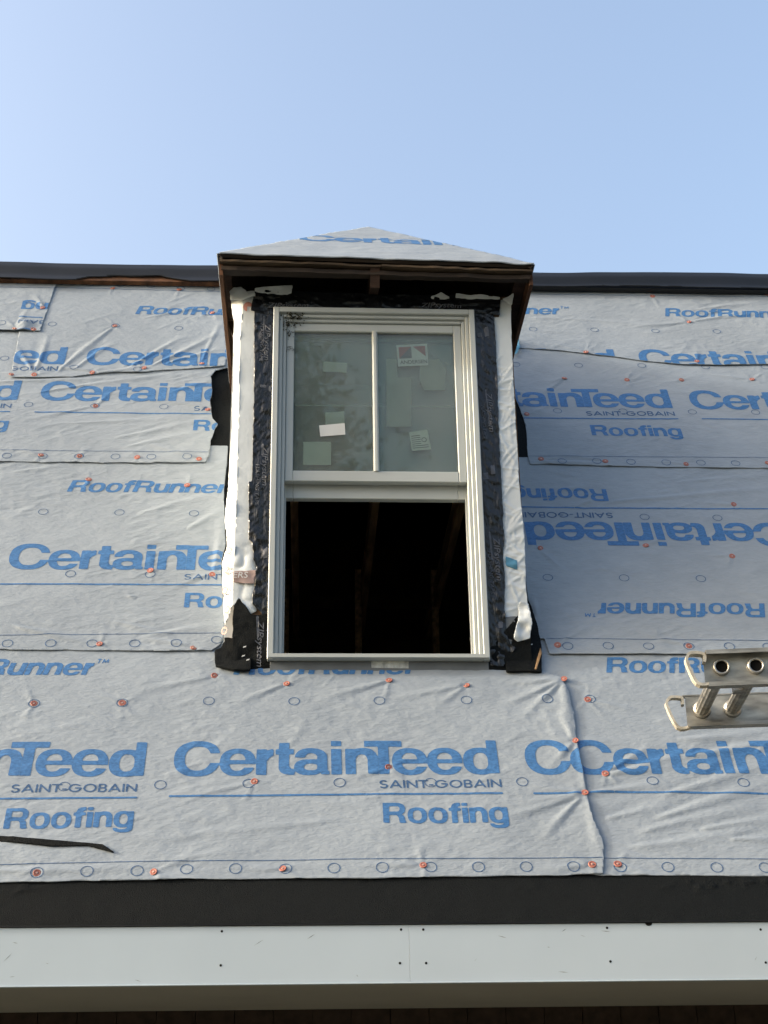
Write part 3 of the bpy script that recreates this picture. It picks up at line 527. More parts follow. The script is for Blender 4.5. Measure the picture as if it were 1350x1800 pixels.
# black membrane along the eave, granular and lumpy
def memb_h(u, v):
    t = vnoise(u * .7, v, .04, 31) * .6 + vnoise(u * .6, v, .016, 32)
    band = np.exp(-((v + 1.030 - .015 * vnoise(u, v * 0, .2, 33)) / .022) ** 2) * np.clip((-1.004 - v) / .012, 0, 1)
    return .0025 + .0012 * vnoise(u, v, .25, 30) + .0008 * vnoise(u, v, .05, 35) + .0065 * np.clip(t - .1, 0, 1) * band * np.clip(.3 + 1.2 * vnoise(u, v * 0, .3, 36), 0, 1)
_mb = I_(bx(X0, -1.178, X1, -.95), lambda X, Y: -(Y + 1.178) + .002 * vnoise(X, Y * 0, .12, 34))
patch('eave_membrane', roofP, I_(_mb, bx(-1.6, -2, 2.6, 2)), (-1.6, 2.6, -1.2, -.93), .006, memb_h, M['membrane'], house, thick=.003)
for a, b in ((X0, -1.6), (2.6, X1)):
    patch('eave_membrane', roofP, bx(a, -1.178, b, -.95), (a - .02, b + .02, -1.2, -.93), .06, lambda u, v: 0 * u + .0025, M['membrane'], house, thick=.003)
yf = -.556
# drip edge and the two fascia boards with their joint
sx = FASC_SEAM[0]
for a, b in ((X0, sx - .0002), (sx + .0002, X1)):
    MB().box(a, b, yf, yf + .019, Z(.471), Z(.650), .0006).build('fascia_board', M['white_board'], house)
for i, (nx, nz) in enumerate(FASC_N):
    m = MB(); m.tube((nx, yf - .0005, Z(nz)), (nx, yf + .004, Z(nz)), .0042, n=12)
    m.build('nail_hole', M['hole'], house)
MB().box(X0, X1, yf - .006, yf + .03, Z(.6515), Z(.656)).build('drip_edge', M['flash'], house)
MB().box(X0, X1, yf - .0035, yf + .019, Z(.4665), Z(.4708), .001).build('fascia_lip', M['white_board'], house)
# notches where the drip edge has lifted
for nx, w in ((1.27, .012),):
    m = MB(); vs = [(nx + w * math.cos(t), yf - .0012, Z(.6505) - .8 * w * math.sin(t)) for t in np.linspace(0, math.pi, 12)]
    m.add(vs, [tuple(range(12))]); m.add([(a, b + .002, c) for a, b, c in vs], [tuple(range(12))[::-1]])
    m.build('notch', M['hole'], house)
# scuffs on the fascia and pale flecks on the black strip
rs_ = np.random.RandomState(11)
for k in range(16):
    cx_, cz_ = rs_.uniform(-.85, 1.65), rs_.uniform(.48, .64); L_s = rs_.uniform(.004, .02); an_ = rs_.normal(0, .5); w_s = rs_.uniform(.0006, .0016)
    dx_, dz_ = L_s * math.cos(an_), L_s * math.sin(an_)
    mesh('scuff', [(cx_ - dx_, yf - .0003, Z(cz_ - dz_)), (cx_, yf - .0003, Z(cz_ - w_s)), (cx_ + dx_, yf - .0003, Z(cz_ + dz_)), (cx_, yf - .0003, Z(cz_ + w_s))], [(0, 1, 2, 3)], M['scuff'], house)
MB().box(X0, X1, yf + .019, .53, Z(.478), Z(.492)).build('soffit', M['soffit'], house)
for k in range(int((X1 - X0) / .305)):       # narrow joints of the soffit panels
    pass
# brown wall under the eave, vertical boards
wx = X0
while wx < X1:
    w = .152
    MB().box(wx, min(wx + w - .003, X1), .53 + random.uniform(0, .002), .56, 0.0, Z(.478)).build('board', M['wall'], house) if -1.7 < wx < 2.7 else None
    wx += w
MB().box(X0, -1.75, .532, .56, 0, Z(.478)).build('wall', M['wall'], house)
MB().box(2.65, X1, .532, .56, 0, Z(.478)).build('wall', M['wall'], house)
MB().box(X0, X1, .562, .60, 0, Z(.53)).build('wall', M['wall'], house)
# top edge: nailer, dark metal edge with a wavy lower lip standing off the slope, flat roof behind
def rhex(m, u0, u1, v0, v1, n0, n1):
    q = lambda u, v, n: tuple(roofP(np.array(u), np.array(v), np.array(n)))
    return m.hexa([q(u0, v0, n0), q(u1, v0, n0), q(u1, v0, n1), q(u0, v0, n1), q(u0, v1, n0), q(u1, v1, n0), q(u1, v1, n1), q(u0, v1, n1)])
rhex(MB(), X0, .3, 2.915, 2.995, .040, .066).build('nailer_gap_board', M['wood_side'], house); rhex(MB(), .302, X1, 2.925, 2.995, .040, .066).build('nailer_gap_board', M['flash'], house)  # nailer on the left; right one is coloured dark as the black gap
fb = line_sdf(FLASH_BOT); ft = line_sdf(FLASH_TOP)
fl = lambda X, Y: np.maximum(fb(X) + .0025 * vnoise(X, Y * 0, .07, 40) - Y, Y - (ft(X) + .002 * vnoise(X, Y * 0, .8, 41)))
patch('metal_edge', roofP, I_(fl, bx(-2.2, 0, 3.4, 9)), (-2.2, 3.4, 2.85, 3.1), .012,
      lambda u, v: .10 + .005 * vnoise(u, v, .3, 42) - .02 * np.clip((ft(u) - .045 - v) / .05, 0, 1), M['flash'], house, thick=.004)
rhex(MB(), X0, -2.2, 2.92, 3.03, .09, .10).build('metal_edge', M['flash'], house); rhex(MB(), 3.4, X1, 2.92, 3.03, .09, .10).build('metal_edge', M['flash'], house)
MB().box(X0, X1, 1.335, 5.2, Z(4.385), Z(4.412)).build('flat_roof', M['membrane'], house)
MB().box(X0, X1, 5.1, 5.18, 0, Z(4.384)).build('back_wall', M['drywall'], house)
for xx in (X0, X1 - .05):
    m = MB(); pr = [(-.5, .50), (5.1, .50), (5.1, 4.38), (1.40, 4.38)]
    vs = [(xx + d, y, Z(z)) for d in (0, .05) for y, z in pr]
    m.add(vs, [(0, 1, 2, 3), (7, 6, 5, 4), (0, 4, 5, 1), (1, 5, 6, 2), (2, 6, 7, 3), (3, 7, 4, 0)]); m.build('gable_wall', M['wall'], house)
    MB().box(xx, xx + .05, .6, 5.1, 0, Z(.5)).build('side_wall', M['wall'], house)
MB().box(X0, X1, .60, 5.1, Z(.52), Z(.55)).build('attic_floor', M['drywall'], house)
# attic timbers that show dimly through the open sash
for xj in (-.35, .06, .485, .94, 1.35):
    MB().box(xj - .02, xj + .02, 1.0, 5.0, Z(3.05), Z(3.19)).build('ceiling_joist', M['dark_wood'], house)
for xj in (.0, .45, .93, 1.4):
    MB().box(xj - .02, xj + .02, 3.0, 3.09, Z(.55), Z(3.30)).build('attic_post', M['dark_wood'], house)
for zz in (1.9, 2.3, 2.62, 2.95, 3.25):
    MB().box(-2, 3, 3.6, 3.63, Z(zz), Z(zz + .09)).build('attic_strapping', M['drywall'], house)
for xj in (-.9, -.5, 1.35, 1.75):
    a = Vector((xj, .75 * CB + .09, Z(Z0) + .75 * SB)); 
    MB().beam(roofP(np.array(xj), np.array(-.4), np.array(-.08)), roofP(np.array(xj), np.array(3.1), np.array(-.08)), .04, .12, (0, -SB, CB)).build('rafter', M['dark_wood'], house)

# ------------------------------------------------------------------ underlayment sheets
N0 = dict(B=.006, A=.010, C=.017, I=.017, D=.024, H=.024, E=.031, G=.031, F=.038)
LABEL = dict(
 A='long grey printed underlayment sheet under the dormer window, right above the black eave strip',
 B='grey underlayment sheet at lower right behind the ladder end, creased diagonally',
 C='grey underlayment sheet left of the open window, second course above the eave',
 D='grey underlayment sheet left of the dormer with a ragged cut edge against black membrane',
 E='topmost wrinkled grey underlayment sheet left of the dormer roof overhang',
 F='small upside-down grey underlayment piece in the upper left corner of the roof',
 I='grey underlayment sheet laid upside down, right of the open window',
 H='grey underlayment sheet right of the upper sash with straight bottom lap',
 G='topmost grey underlayment sheet right of the dormer with a sagging bottom edge')
INV = ('F', 'I')
SEED = {k: i * 17 + 3 for i, k in enumerate('ABCDEFGHI')}
ALL = {}
def sheet_height(key):
    d = SHEETS[key]; n0 = N0[key]; sd = SEED[key]; rs = np.random.RandomState(sd)
    folds = []
    for (a, b, w, h) in FOLDS[key]:
        folds.append((np.array(a), np.array(b), w * .00100, h * .001 * 1.7, rs.uniform(-.12, .12)))
        # companion valley beside a crease
        e = np.array(b) - np.array(a); L = np.hypot(*e); nn = np.array([-e[1], e[0]]) / L
        folds.append((np.array(a), np.array(b) + nn * .05, w * .0013, -h * .00045, rs.uniform(-.12, .12)))
    P = np.array(d['poly']); lo = P.min(0); hi = P.max(0); lo = np.maximum(lo, (-1.7, -2)); hi = np.minimum(hi, (2.9, 4))
    area = (hi[0] - lo[0]) * (hi[1] - lo[1])
    for _ in range(int(16 * area) + 3):
        c = rs.uniform(lo, hi); an = rs.normal(.35 if key in 'ABCDE' else .1, .35); L = rs.uniform(.10, .34)
        e = np.array([math.cos(an), math.sin(an)]) * L / 2
        folds.append((c - e, c + e, rs.uniform(.007, .016), rs.uniform(.0008, .0022), rs.uniform(-.15, .15)))
    for c in d['caps']:
        c = np.array(c)
        for _ in range(4):
            an = rs.uniform(0, 2 * math.pi); L = rs.uniform(.05, .15); e = np.array([math.cos(an), math.sin(an)])
            folds.append((c + e * .012, c + e * L, rs.uniform(.005, .009), rs.uniform(.0012, .0028), 0.0))
    caps = np.array(d['caps'])
    sdf = poly_sdf(d['poly'])
    def h(u, v):
        u = np.asarray(u, float); v = np.asarray(v, float)
        x = .0016 * vnoise(u, v, .38, sd) + .0010 * vnoise(u, v, .13, sd + 1) + .0004 * vnoise(u * .6, v, .035, sd + 2)
        # fine diagonal crimp left by the roll, in patches
        for an_, sc__, am_, k_ in ((.42, .030, .0008, 8), (.15, .017, .00055, 9), (-.5, .022, .00045, 10)):
            p_ = u * math.cos(an_) + v * math.sin(an_); q_ = -u * math.sin(an_) + v * math.cos(an_)
            rg = 1 - np.abs(vnoise(p_ * .33, q_, sc__, sd + k_)) * 2
            x = x + am_ * rg * np.clip(.35 + 1.7 * vnoise(u, v, .26, sd + k_ + 5), 0.08, 1.6)
        for a, b, w, am, bend in folds:
            e = b - a; L = math.hypot(*e); ux, uy = e / L
            m = (np.abs(u - (a[0] + b[0]) / 2) < L * .6 + .08) & (np.abs(v - (a[1] + b[1]) / 2) < L * .6 + .08)
            if not m.any(): continue
            du = u[m] - a[0]; dv = v[m] - a[1]
            t = (du * ux + dv * uy) / L; s = -du * uy + dv * ux + bend * L * t * (1 - t)
            ww = w * (.55 + 1.0 * np.clip(t, 0, 1))
            prof = np.exp(-.5 * (s / ww) ** 2) * np.clip(t / .10, 0, 1) * np.clip((1 - t) / .7, 0, 1) ** .8
            x[m] += am * prof
        x = np.where(x > 0, .0075 * np.tanh(x / .0075), .0030 * np.tanh(x / .0030))
        for c in caps:
            r2 = (u - c[0]) ** 2 + (v - c[1]) ** 2
            x = x * (1 - .85 * np.exp(-r2 / .018 ** 2))
        if key == 'A':                                     # the loose right-hand edge stands off the sheet below
            pu = np.interp(-v, [-.05, .15, .45, .75, .95], [.97, 1.03, 1.075, 1.13, 1.16])
            x = x + .005 * np.exp(-np.clip(pu - u, 0, 9) / .035) * (.6 + .4 * vnoise(u * 0, v, .12, 77))
        if key == 'F':
            x = x + .012 * np.exp(-((u + 1.345) / .03) ** 2) * np.clip((2.545 - v) / .04, 0, 1)
        return n0 + x
    return h, sdf
def smooth_bbox(key):
    P = np.array(SHEETS[key]['poly']); return max(P[:, 0].min(), -2.2) - .02, min(P[:, 0].max(), 3.4) + .02, P[:, 1].min() - .02, P[:, 1].max() + .02

cap_me = None
def cap_meshes():
    """round plastic cap with a rim and dished middle; the nail head is its sub-part"""
    prof = [(.0135, 0), (.0135, .0022), (.0125, .0032), (.0098, .0033), (.0085, .0022), (.005, .0020), (.0042, .0030)]
    n = 20; vs = []; fs = []
    for r, z in prof:
        for i in range(n):
            t = 2 * math.pi * i / n; vs.append((r * math.cos(t), r * math.sin(t), z))
    for k in range(len(prof) - 1):
        for i in range(n):
            j = (i + 1) % n; fs.append((k * n + i, k * n + j, (k + 1) * n + j, (k + 1) * n + i))
    fs.append(tuple(range((len(prof) - 1) * n, len(prof) * n)))
    a = bpy.data.meshes.new('cap_nail'); a.from_pydata(vs, [], fs); a.materials.append(M['cap']); a.polygons.foreach_set('use_smooth', [True] * len(a.polygons))
    m = MB(); m.tube((0, 0, .0028), (0, 0, .0044), .0042, .0036, n=14)
    b = bpy.data.meshes.new('nail_head'); b.from_pydata(m.v, [], m.f); b.materials.append(M['nail'])
    return a, b
CAP, HEAD = cap_meshes()
ROOF_ROT = Matrix(((1, 0, 0), (0, CB, -SB), (0, SB, CB)))
def add_cap(parent, u, v, n):
    o = bpy.data.objects.new('cap_nail', CAP); C.objects.link(o); o.parent = parent
    tilt = Matrix.Rotation(random.uniform(-.22, .22), 3, 'X') @ Matrix.Rotation(random.uniform(-.22, .22), 3, 'Y') @ Matrix.Rotation(random.uniform(0, 6), 3, 'Z')
    sc_ = random.uniform(.94, 1.08)
    o.matrix_local = Matrix.Translation(Vector(roofP(np.array(u), np.array(v), np.array(n)))) @ (ROOF_ROT @ tilt).to_4x4() @ Matrix.Diagonal((sc_, sc_, .85, 1))
    h = bpy.data.objects.new('nail_head', HEAD); C.objects.link(h); h.parent = o

def build_sheet(key):
    d = SHEETS[key]; h, sdf0 = sheet_height(key); sd = SEED[key]
    jag = .0022 if key not in 'D' else .006
    sdf = lambda X, Y: sdf0(X, Y) + jag * vnoise(X, Y, .09, sd + 5) + .4 * jag * vnoise(X, Y, .03, sd + 6)
    bb = smooth_bbox(key)
    s = patch('underlayment_sheet', roofP, sdf, bb, .0062, h, M['under'], None, thick=.0025, label=LABEL[key], cat='underlayment')
    s['group'] = 'underlayment sheets on the roof'
    def on(name, fs, u0, v0, an, box, cell, m, lift):
        c_, s_ = math.cos(an), math.sin(an)
        tr = lambda S, T: (u0 + S * c_ - T * s_, v0 + S * s_ + T * c_)
        clip = lambda S, T: np.maximum(fs(S, T), sdf(*tr(S, T)) + .0015)
        fr = lambda S, T, n: roofP(*tr(S, T), n)
        return patch(name, fr, clip, box, cell, lambda S, T: h(*tr(S, T)) + lift, m, s)
    for w, a, b in d['words']:
        base = w[:2]; fs, L, cap, cell = word_sdf(base); W0 = WORDS[base]['width']
        an = math.pi if key in INV else 0.0
        if a is not None and b is not None: an = math.atan2(b[1] - a[1], b[0] - a[0])
        c_, s_ = math.cos(an), math.sin(an)
        if a is None: a = (b[0] - W0 * c_, b[1] - W0 * s_)
        if w == 'CT-': a = (a[0] - 1.289 * c_, a[1] - 1.289 * s_)
        if w == 'CT>': a = (a[0] + 1.289 * c_, a[1] + 1.289 * s_)
        on('printed_word', fs, a[0], a[1], an, (-.03, L + .03, -.35 * cap, 1.1 * cap), cell, M['ink'] if base != 'SG' else M['ink_thin'], .0009)
    for a, b, w in d['lines']:
        an = math.atan2(b[1] - a[1], b[0] - a[0]); L = math.hypot(b[0] - a[0], b[1] - a[1])
        w2 = w if w < .005 else .0085
        on('printed_line', bx(0, -w2 / 2, L, w2 / 2), a[0], a[1], an, (-.01, L + .01, -w2, w2), max(w2 * .55, .0026), M['ink_thin'] if w < .005 else M['ink'], .0011)
    ring = I_(el(0, 0, .0220, .0212, 2.0), N_(el(0, 0, .0190, .0182, 2.0)))
    for cu, cv in d['circ']:
        on('printed_circle', ring, cu, cv, random.uniform(-.1, .1), (-.025, .025, -.025, .025), .0021, M['ink_thin'], .0010)
    for cu, cv in d['caps']:
        add_cap(s, cu, cv, float(h(np.array([cu]), np.array([cv]))[0]) + .0004)
    return s
for key in 'BACIDHEGF': ALL[key] = build_sheet(key)

# torn black strip lying on the lowest sheet
hA = sheet_height('A')[0]
ppatch('membrane_scrap', roofP, SCRAP, .005, lambda u, v: hA(u, v) + .004 + .012 * np.clip((u + .62) / .15, 0, 1) ** 2 + .004 * vnoise(u, v * 0, .12, 55), M['membrane'], None, thick=.003,
       label='thin pointed black strip of membrane lying near the bottom left above the eave', cat='scrap')

# ------------------------------------------------------------------ dormer
dorm = empty('dormer', (.43, 0, Z(1.7)), 'small hipped dormer wrapped in white sheeting and black tape around the window', 'dormer')
DX0, DX1 = -.159, 1.018
w = MB()
w.box(DX0, .022, 0, .10, Z(1.60), Z(3.42)); w.box(.812, DX1, 0, .10, Z(1.60), Z(3.42)); w.box(.022, .812, 0, .10, Z(3.29), Z(3.42)); w.box(.022, .812, 0, .10, Z(1.60), Z(1.715))
w.build('front_wall', M['osb'], dorm)
for xx0, xx1, ys in ((-.198, -.160, .045), (DX1 - .04, DX1, .1005)):
    zb = Z0 + (ys) * math.tan(BETA) - .03
    pr = [(ys, zb), (ys, 3.42), ((3.42 - Z0) / math.tan(BETA) + .03, 3.42)]
    vs = [(x, y, Z(z)) for x in (xx0, xx1) for y, z in pr]
    m = MB(); m.add(vs, [(0, 1, 2), (5, 4, 3), (0, 3, 4, 1), (1, 4, 5, 2), (2, 5, 3, 0)]); m.build('side_wall', M['wrap'], dorm)
def wavy(n0, amp, s, seed, amp2=0.0, s2=.02):
    return lambda u, v: n0 + amp * vnoise(u, v, s, seed) + amp2 * vnoise(u, v, s2, seed + 1)
# house wrap: flat strips left and right of the window, and the loose bright corner on the left
def crinkle(seed, n0, amp, lo=9.0):
    rs = np.random.RandomState(seed)
    fl_ = [(rs.uniform(.86, 1.02), rs.uniform(1.75, 3.1), rs.normal(.4, .7), rs.uniform(.015, .06), rs.uniform(.0028, .0055), rs.uniform(.3, 1.0)) for _ in range(190)]
    def f(u, v):
        x = 0 * u
        for cx, cz, an, L, w_, k in fl_:
            s_ = -(u - cx) * math.sin(an) + (v - cz) * math.cos(an); t = (u - cx) * math.cos(an) + (v - cz) * math.sin(an)
            x = x + amp * k * np.exp(-.5 * (s_ / w_) ** 2 - .5 * (t / L) ** 2)
        return n0 + .0012 * vnoise(u, v, .12, seed) + .0060 * np.tanh(x / .0060)
    return f
ppatch('house_wrap', wallP, WRAP_R, .0042, crinkle(5, .0035, .0048), M['wrap'], dorm, thick=.003, jag=.0008, label='crinkled white house wrap strip')
ppatch('house_wrap', wallP, WRAP_L, .006, lambda u, v: .004 + .0012 * vnoise(u, v, .12, 61) + np.where(v < 2.3, .009, 0) * np.clip((2.3 - v) / .15, 0, 1) * np.abs(vnoise(u, v, .05, 62)), M['wrap'], dorm, thick=.003, jag=.0008, label='smooth white house wrap strip')
WCL = np.array([(z, x) for x, z in WRAP_L_OUT[2:9]][::-1])
def cornx(v): return np.interp(v, WCL[:, 0], WCL[:, 1])
def outP(u, v, n):
    c_ = cornx(v); t = np.clip(c_ - u, 0, 1)                    # folds back at the corner
    return np.stack([u - .0 * t, t * .72 - n, v + ZO], -1)
ppatch('loose_house_wrap', outP, [(x, z) if (i < 2 or i > 8) else (x + .004, z) for i, (x, z) in enumerate(WRAP_L_OUT)], .006,
       lambda u, v: .0035 + .003 * vnoise(u, v, .05, 63) + np.where(v < 2.4, .006, .0) * vnoise(u, v, .04, 64), M['wrap'], dorm, thick=.003, jag=.003, label='bright loose house wrap folded round the left corner')
ppatch('torn_wrap_flap', wallP, WRAP_R_FLAP, .005, lambda u, v: .03 + .02 * (1.92 - v) + .008 * vnoise(u, v, .03, 65), M['wrap'], dorm, thick=.002, jag=.002)
ppatch('smudged_wrap', wallP, SMUDGE, .006, wavy(.012, .002, .03, 66), M['apron'], dorm, thick=.002, jag=.002)
for poly, sd in (([(.448, 512), 0], 1),): pass
# torn paper ends above the top tape
def torn(px, seed, n0=.012):
    ppatch('torn_wrap_end', wallP, px, .005, lambda u, v: n0 + .010 + .004 * vnoise(u, v, .03, seed) - .06 * np.clip(v - 3.40, 0, 1), M['wrap'], dorm, thick=.001, jag=.002, seed=seed)
torn([(-0.1068, 3.4163), (-0.1097, 3.4338), (-0.0774, 3.4402), (-0.0277, 3.4441), (0.0571, 3.4545), (0.0526, 3.4104), (0.0353, 3.4014), (-0.0519, 3.4056)], 101)
torn([(0.6659, 3.404), (0.694, 3.4162), (0.712, 3.4283), (0.7317, 3.414), (0.749, 3.4025), (0.7486, 3.3908), (0.6656, 3.3923)], 102)
torn([(0.7742, 3.403), (0.7749, 3.4236), (0.8126, 3.4184), (0.8376, 3.413), (0.8884, 3.4198), (0.9713, 3.4065), (0.9709, 3.3977), (0.7739, 3.3942)], 103)
torn([(-0.216, 3.4143), (-0.1992, 3.435), (-0.167, 3.4386), (-0.1467, 3.4214), (-0.1313, 3.4013), (-0.1068, 3.4163), (-0.1038, 3.393), (-0.1554, 3.3746), (-0.2122, 3.3678)], 104)
torn([(0.9783, 3.3949), (1.0067, 3.4072), (1.0225, 3.4192), (1.0333, 3.4312), (1.0352, 3.4195), (1.0221, 3.3605), (1.0002, 3.3777)], 105)
NOWIN = N_(bx(-.0125, 1.0, .8425, 3.318))
# black flashing tape: sides, head, with grey print
h_r = lambda u, v: .0122 + .0012 * vnoise(u, v, .12, 71) + .0034 * np.clip(vnoise(u * 2.2, v, .04, 72), 0, 1) + .0016 * vnoise(u * 1.5 + v, v * .7, .016, 70) + np.where(v < 2.1, .006, 0) * np.clip((2.1 - v) / .1, 0, 1) * np.clip(vnoise(u, v, .03, 73), 0, 1)
tp_r = ppatch('flashing_tape', wallP, TAPE_R, .005, h_r, M['tape'], dorm, clip=NOWIN, thick=.002, jag=.002)
h_l = lambda u, v: .0122 + .0012 * vnoise(u, v, .12, 74) + .0034 * np.clip(vnoise(u * 2.2, v, .04, 75), 0, 1) + .0016 * vnoise(u * 1.5 - v, v * .7, .016, 70) + np.where(v < 2.3, .006, 0) * np.clip((2.3 - v) / .1, 0, 1) * np.clip(vnoise(u, v, .03, 76), 0, 1)
tp_l = ppatch('flashing_tape', wallP, TAPE_L, .005, h_l, M['tape'], dorm, clip=NOWIN, thick=.002, jag=.002)
h_t = lambda u, v: .0165 + .0012 * vnoise(u, v, .12, 77) + .0045 * np.clip(vnoise(u, v * 2.4, .05, 78), 0, 1) + .0016 * vnoise(u, v * 1.5 + u * .4, .018, 79)
tp_t = ppatch('flashing_tape', wallP, TAPE_T, .005, h_t, M['tape'], dorm, clip=NOWIN, thick=.002, jag=.0025)
def tape_word(t, text, x, z, size, par, an=0.0, n=.0125, off=.012, sx=1.25, sh=.2):
    ex = (math.cos(an), 0, math.sin(an)); ey = (-math.sin(an), 0, math.cos(an))
    font_mesh('printed_word', text, (x, -n, Z(z)), ex, ey, size, M['tape_ink'], par, off, sx, sh, drape=t)
tape_word(h_t, 'ZIPsystem', -0.0506, 3.337, 0.034, tp_t, math.radians(0))
tape_word(h_t, 'ZIPsystem', 0.6216, 3.3487, 0.034, tp_t, math.radians(0))
tape_word(h_l, 'ZIPsystem', -0.0589, 3.2534, 0.034, tp_l, math.radians(-90))
tape_word(h_l, 'FLASHING TAPE', -0.0787, 3.2588, 0.021, tp_l, math.radians(-90))
tape_word(h_l, 'ZIPsystem', -0.0571, 2.662, 0.034, tp_l, math.radians(-90))
tape_word(h_l, 'FLASHING TAPE', -0.0838, 2.5828, 0.021, tp_l, math.radians(-90))
tape_word(h_l, 'ZIPsystem', -0.0622, 1.8918, 0.036, tp_l, math.radians(-90))
tape_word(h_r, 'ZIPsystem', 0.8898, 2.9305, 0.036, tp_r, math.radians(-88))
tape_word(h_r, 'FLASHING TAPE', 0.8676, 2.8697, 0.018, tp_r, math.radians(-88))
tape_word(h_r, 'ZIPsystem', 0.8912, 2.2572, 0.036, tp_r, math.radians(-88))
tape_word(h_r, 'FLASHING TAPE', 0.8653, 2.1992, 0.021, tp_r, math.radians(-88))
ppatch("printed_mark", wallP, [(0.8961, 3.2521), (0.9139, 3.2582), (0.9169, 3.2122), (0.8967, 3.2062)], .004, lambda u, v: h_r(u, v) + .0012, M["tape_ink"], tp_r)
ppatch("printed_mark", wallP, [(0.865, 3.2257), (0.8851, 3.2289), (0.8867, 3.206), (0.8666, 3.2028)], .004, lambda u, v: h_r(u, v) + .0012, M["tape_ink"], tp_r)
ppatch("printed_mark", wallP, [(0.894, 2.585), (0.9109, 2.5878), (0.9138, 2.5457), (0.8946, 2.5429)], .004, lambda u, v: h_r(u, v) + .0012, M["tape_ink"], tp_r)
ppatch("printed_mark", wallP, [(0.859, 2.5478), (0.8831, 2.5533), (0.8841, 2.5218), (0.8601, 2.519)], .004, lambda u, v: h_r(u, v) + .0012, M["tape_ink"], tp_r)
ppatch("printed_mark", wallP, [(-0.0386, 2.9509), (-0.029, 2.9537), (-0.0285, 2.9235), (-0.0381, 2.9234)], .004, lambda u, v: h_l(u, v) + .0012, M["tape_ink"], tp_l)
ppatch("printed_mark", wallP, [(-0.0749, 2.9559), (-0.0484, 2.9562), (-0.0481, 2.9425), (-0.0746, 2.9421)], .004, lambda u, v: h_l(u, v) + .0012, M["tape_ink"], tp_l)
ppatch("printed_mark", wallP, [(-0.0479, 2.1932), (-0.0299, 2.2132), (-0.0267, 2.1636), (-0.0472, 2.1585)], .004, lambda u, v: h_l(u, v) + .0012, M["tape_ink"], tp_l)
ppatch("printed_mark", wallP, [(0.8953, 1.893), (0.9137, 1.8955), (0.9123, 1.8667), (0.894, 1.8643)], .004, lambda u, v: h_r(u, v) + .0012, M["tape_ink"], tp_r)
ppatch("printed_mark", wallP, [(0.8856, 2.947), (0.8917, 2.9471), (0.9023, 2.7721), (0.8963, 2.772)], .004, lambda u, v: h_r(u, v) + .0012, M["tape_ink"], tp_r)
ppatch("printed_mark", wallP, [(0.8737, 2.2849), (0.8807, 2.285), (0.8867, 2.1569), (0.8797, 2.1569)], .004, lambda u, v: h_r(u, v) + .0012, M["tape_ink"], tp_r)
ppatch("printed_mark", wallP, [(-0.0671, 3.2963), (-0.0621, 3.2964), (-0.062, 3.1596), (-0.0669, 3.1595)], .004, lambda u, v: h_l(u, v) + .0012, M["tape_ink"], tp_l)
ppatch("printed_mark", wallP, [(-0.0621, 2.6752), (-0.0526, 2.6753), (-0.054, 2.6225), (-0.0634, 2.6224)], .004, lambda u, v: h_l(u, v) + .0012, M["tape_ink"], tp_l)
ppatch("printed_mark", wallP, [(-0.0693, 1.9132), (-0.0581, 1.9133), (-0.0541, 1.8256), (-0.063, 1.8255)], .004, lambda u, v: h_l(u, v) + .0012, M["tape_ink"], tp_l)
for a_, b_ in ((-.52, -.14), (1.0, 1.38)):
    patch('membrane_flashing', roofP, bx(a_, .25, b_, 2.93), (a_ - .02, b_ + .02, .2, 2.95), .05, lambda u, v: .0022 + .0012 * vnoise(u, v, .2, 87), M['membrane'], dorm, thick=.002, label='black membrane strip along the dormer side')
# bituminous membrane at the foot of the dormer and beside it
ppatch('membrane_flashing', roofP, MEMB_L, .008, wavy(.005, .002, .08, 81), M['membrane'], dorm, thick=.003, label='black membrane patch left of the dormer')
ppatch('membrane_flashing', roofP, MEMB_R, .008, wavy(.0205, .0005, .08, 82), M['membrane'], dorm, thick=.002, label='black membrane patch right of the dormer')
ppatch('membrane_flashing', roofP, MEMB_BL_ROOF, .006, wavy(.030, .004, .05, 83, .001), M['membrane'], dorm, thick=.01, jag=.002, label='black membrane at the lower left corner')
ppatch('membrane_flashing', roofP, MEMB_BR_ROOF, .006, wavy(.028, .003, .05, 84, .001), M['membrane'], dorm, thick=.01, jag=.001, label='black membrane at the lower right corner')
ppatch('membrane_flashing', wallP, MEMB_BL_WALL, .006, wavy(.014, .003, .05, 85, .001), M['membrane'], dorm, thick=.004, jag=.002)
ppatch('membrane_flashing', wallP, MEMB_BR_WALL, .006, wavy(.014, .003, .05, 86, .001), M['membrane'], dorm, thick=.004, jag=.002)
for fx, fv, fr in ((-.118, .072, 'w'), (-.122, .030, 'w'), (-.104, .012, 'w'), (1.02, .10, 'w')):
    q = [roofP(np.array(fx + a), np.array(fv + c), np.array(.0375)) for a, c in ((0, 0), (.012, .004), (.014, .010), (.003, .007))]
    if fx < 0: q = [np.array((x_, -.021, z_)) for x_, y_, z_ in q]
    mesh('paper_fleck', q, [(0, 1, 2, 3)], M['paper'], dorm)
ppatch('wood_sliver', roofP, SLIVER, .004, lambda u, v: .034 + 0 * u, M['new_wood'], dorm, thick=.004)
ppatch('blue_tape', wallP, BLUE_TAPE, .006, crinkle(5, .0058, .0048), M['blue_film'], dorm, thick=.001)
ppatch('printed_band', wallP, RS_PATCH, .006, lambda u, v: .0145 + .004 * vnoise(u, v, .05, 62), M['wrap_dark'], dorm, thick=.001, jag=.0015)
font_mesh('printed_letters', 'ERS', (-.168, -.0205, Z(RS_PATCH[3][1] + .018)), (1, 0, 0), (0, 0, 1), .036, M['paper'], dorm, 0, 1.1, .15)
rd = RED_DOT[0]
patch('printed_dot', wallP, I_(el(rd[0], rd[1], .021, .024, 2), N_(bx(rd[0] - .004, -1, rd[0] + .1, rd[1] + .002))), (rd[0] - .03, rd[0] + .03, rd[1] - .03, rd[1] + .03), .003, lambda u, v: .0062 + 0 * u, M['wrap_red'], dorm)
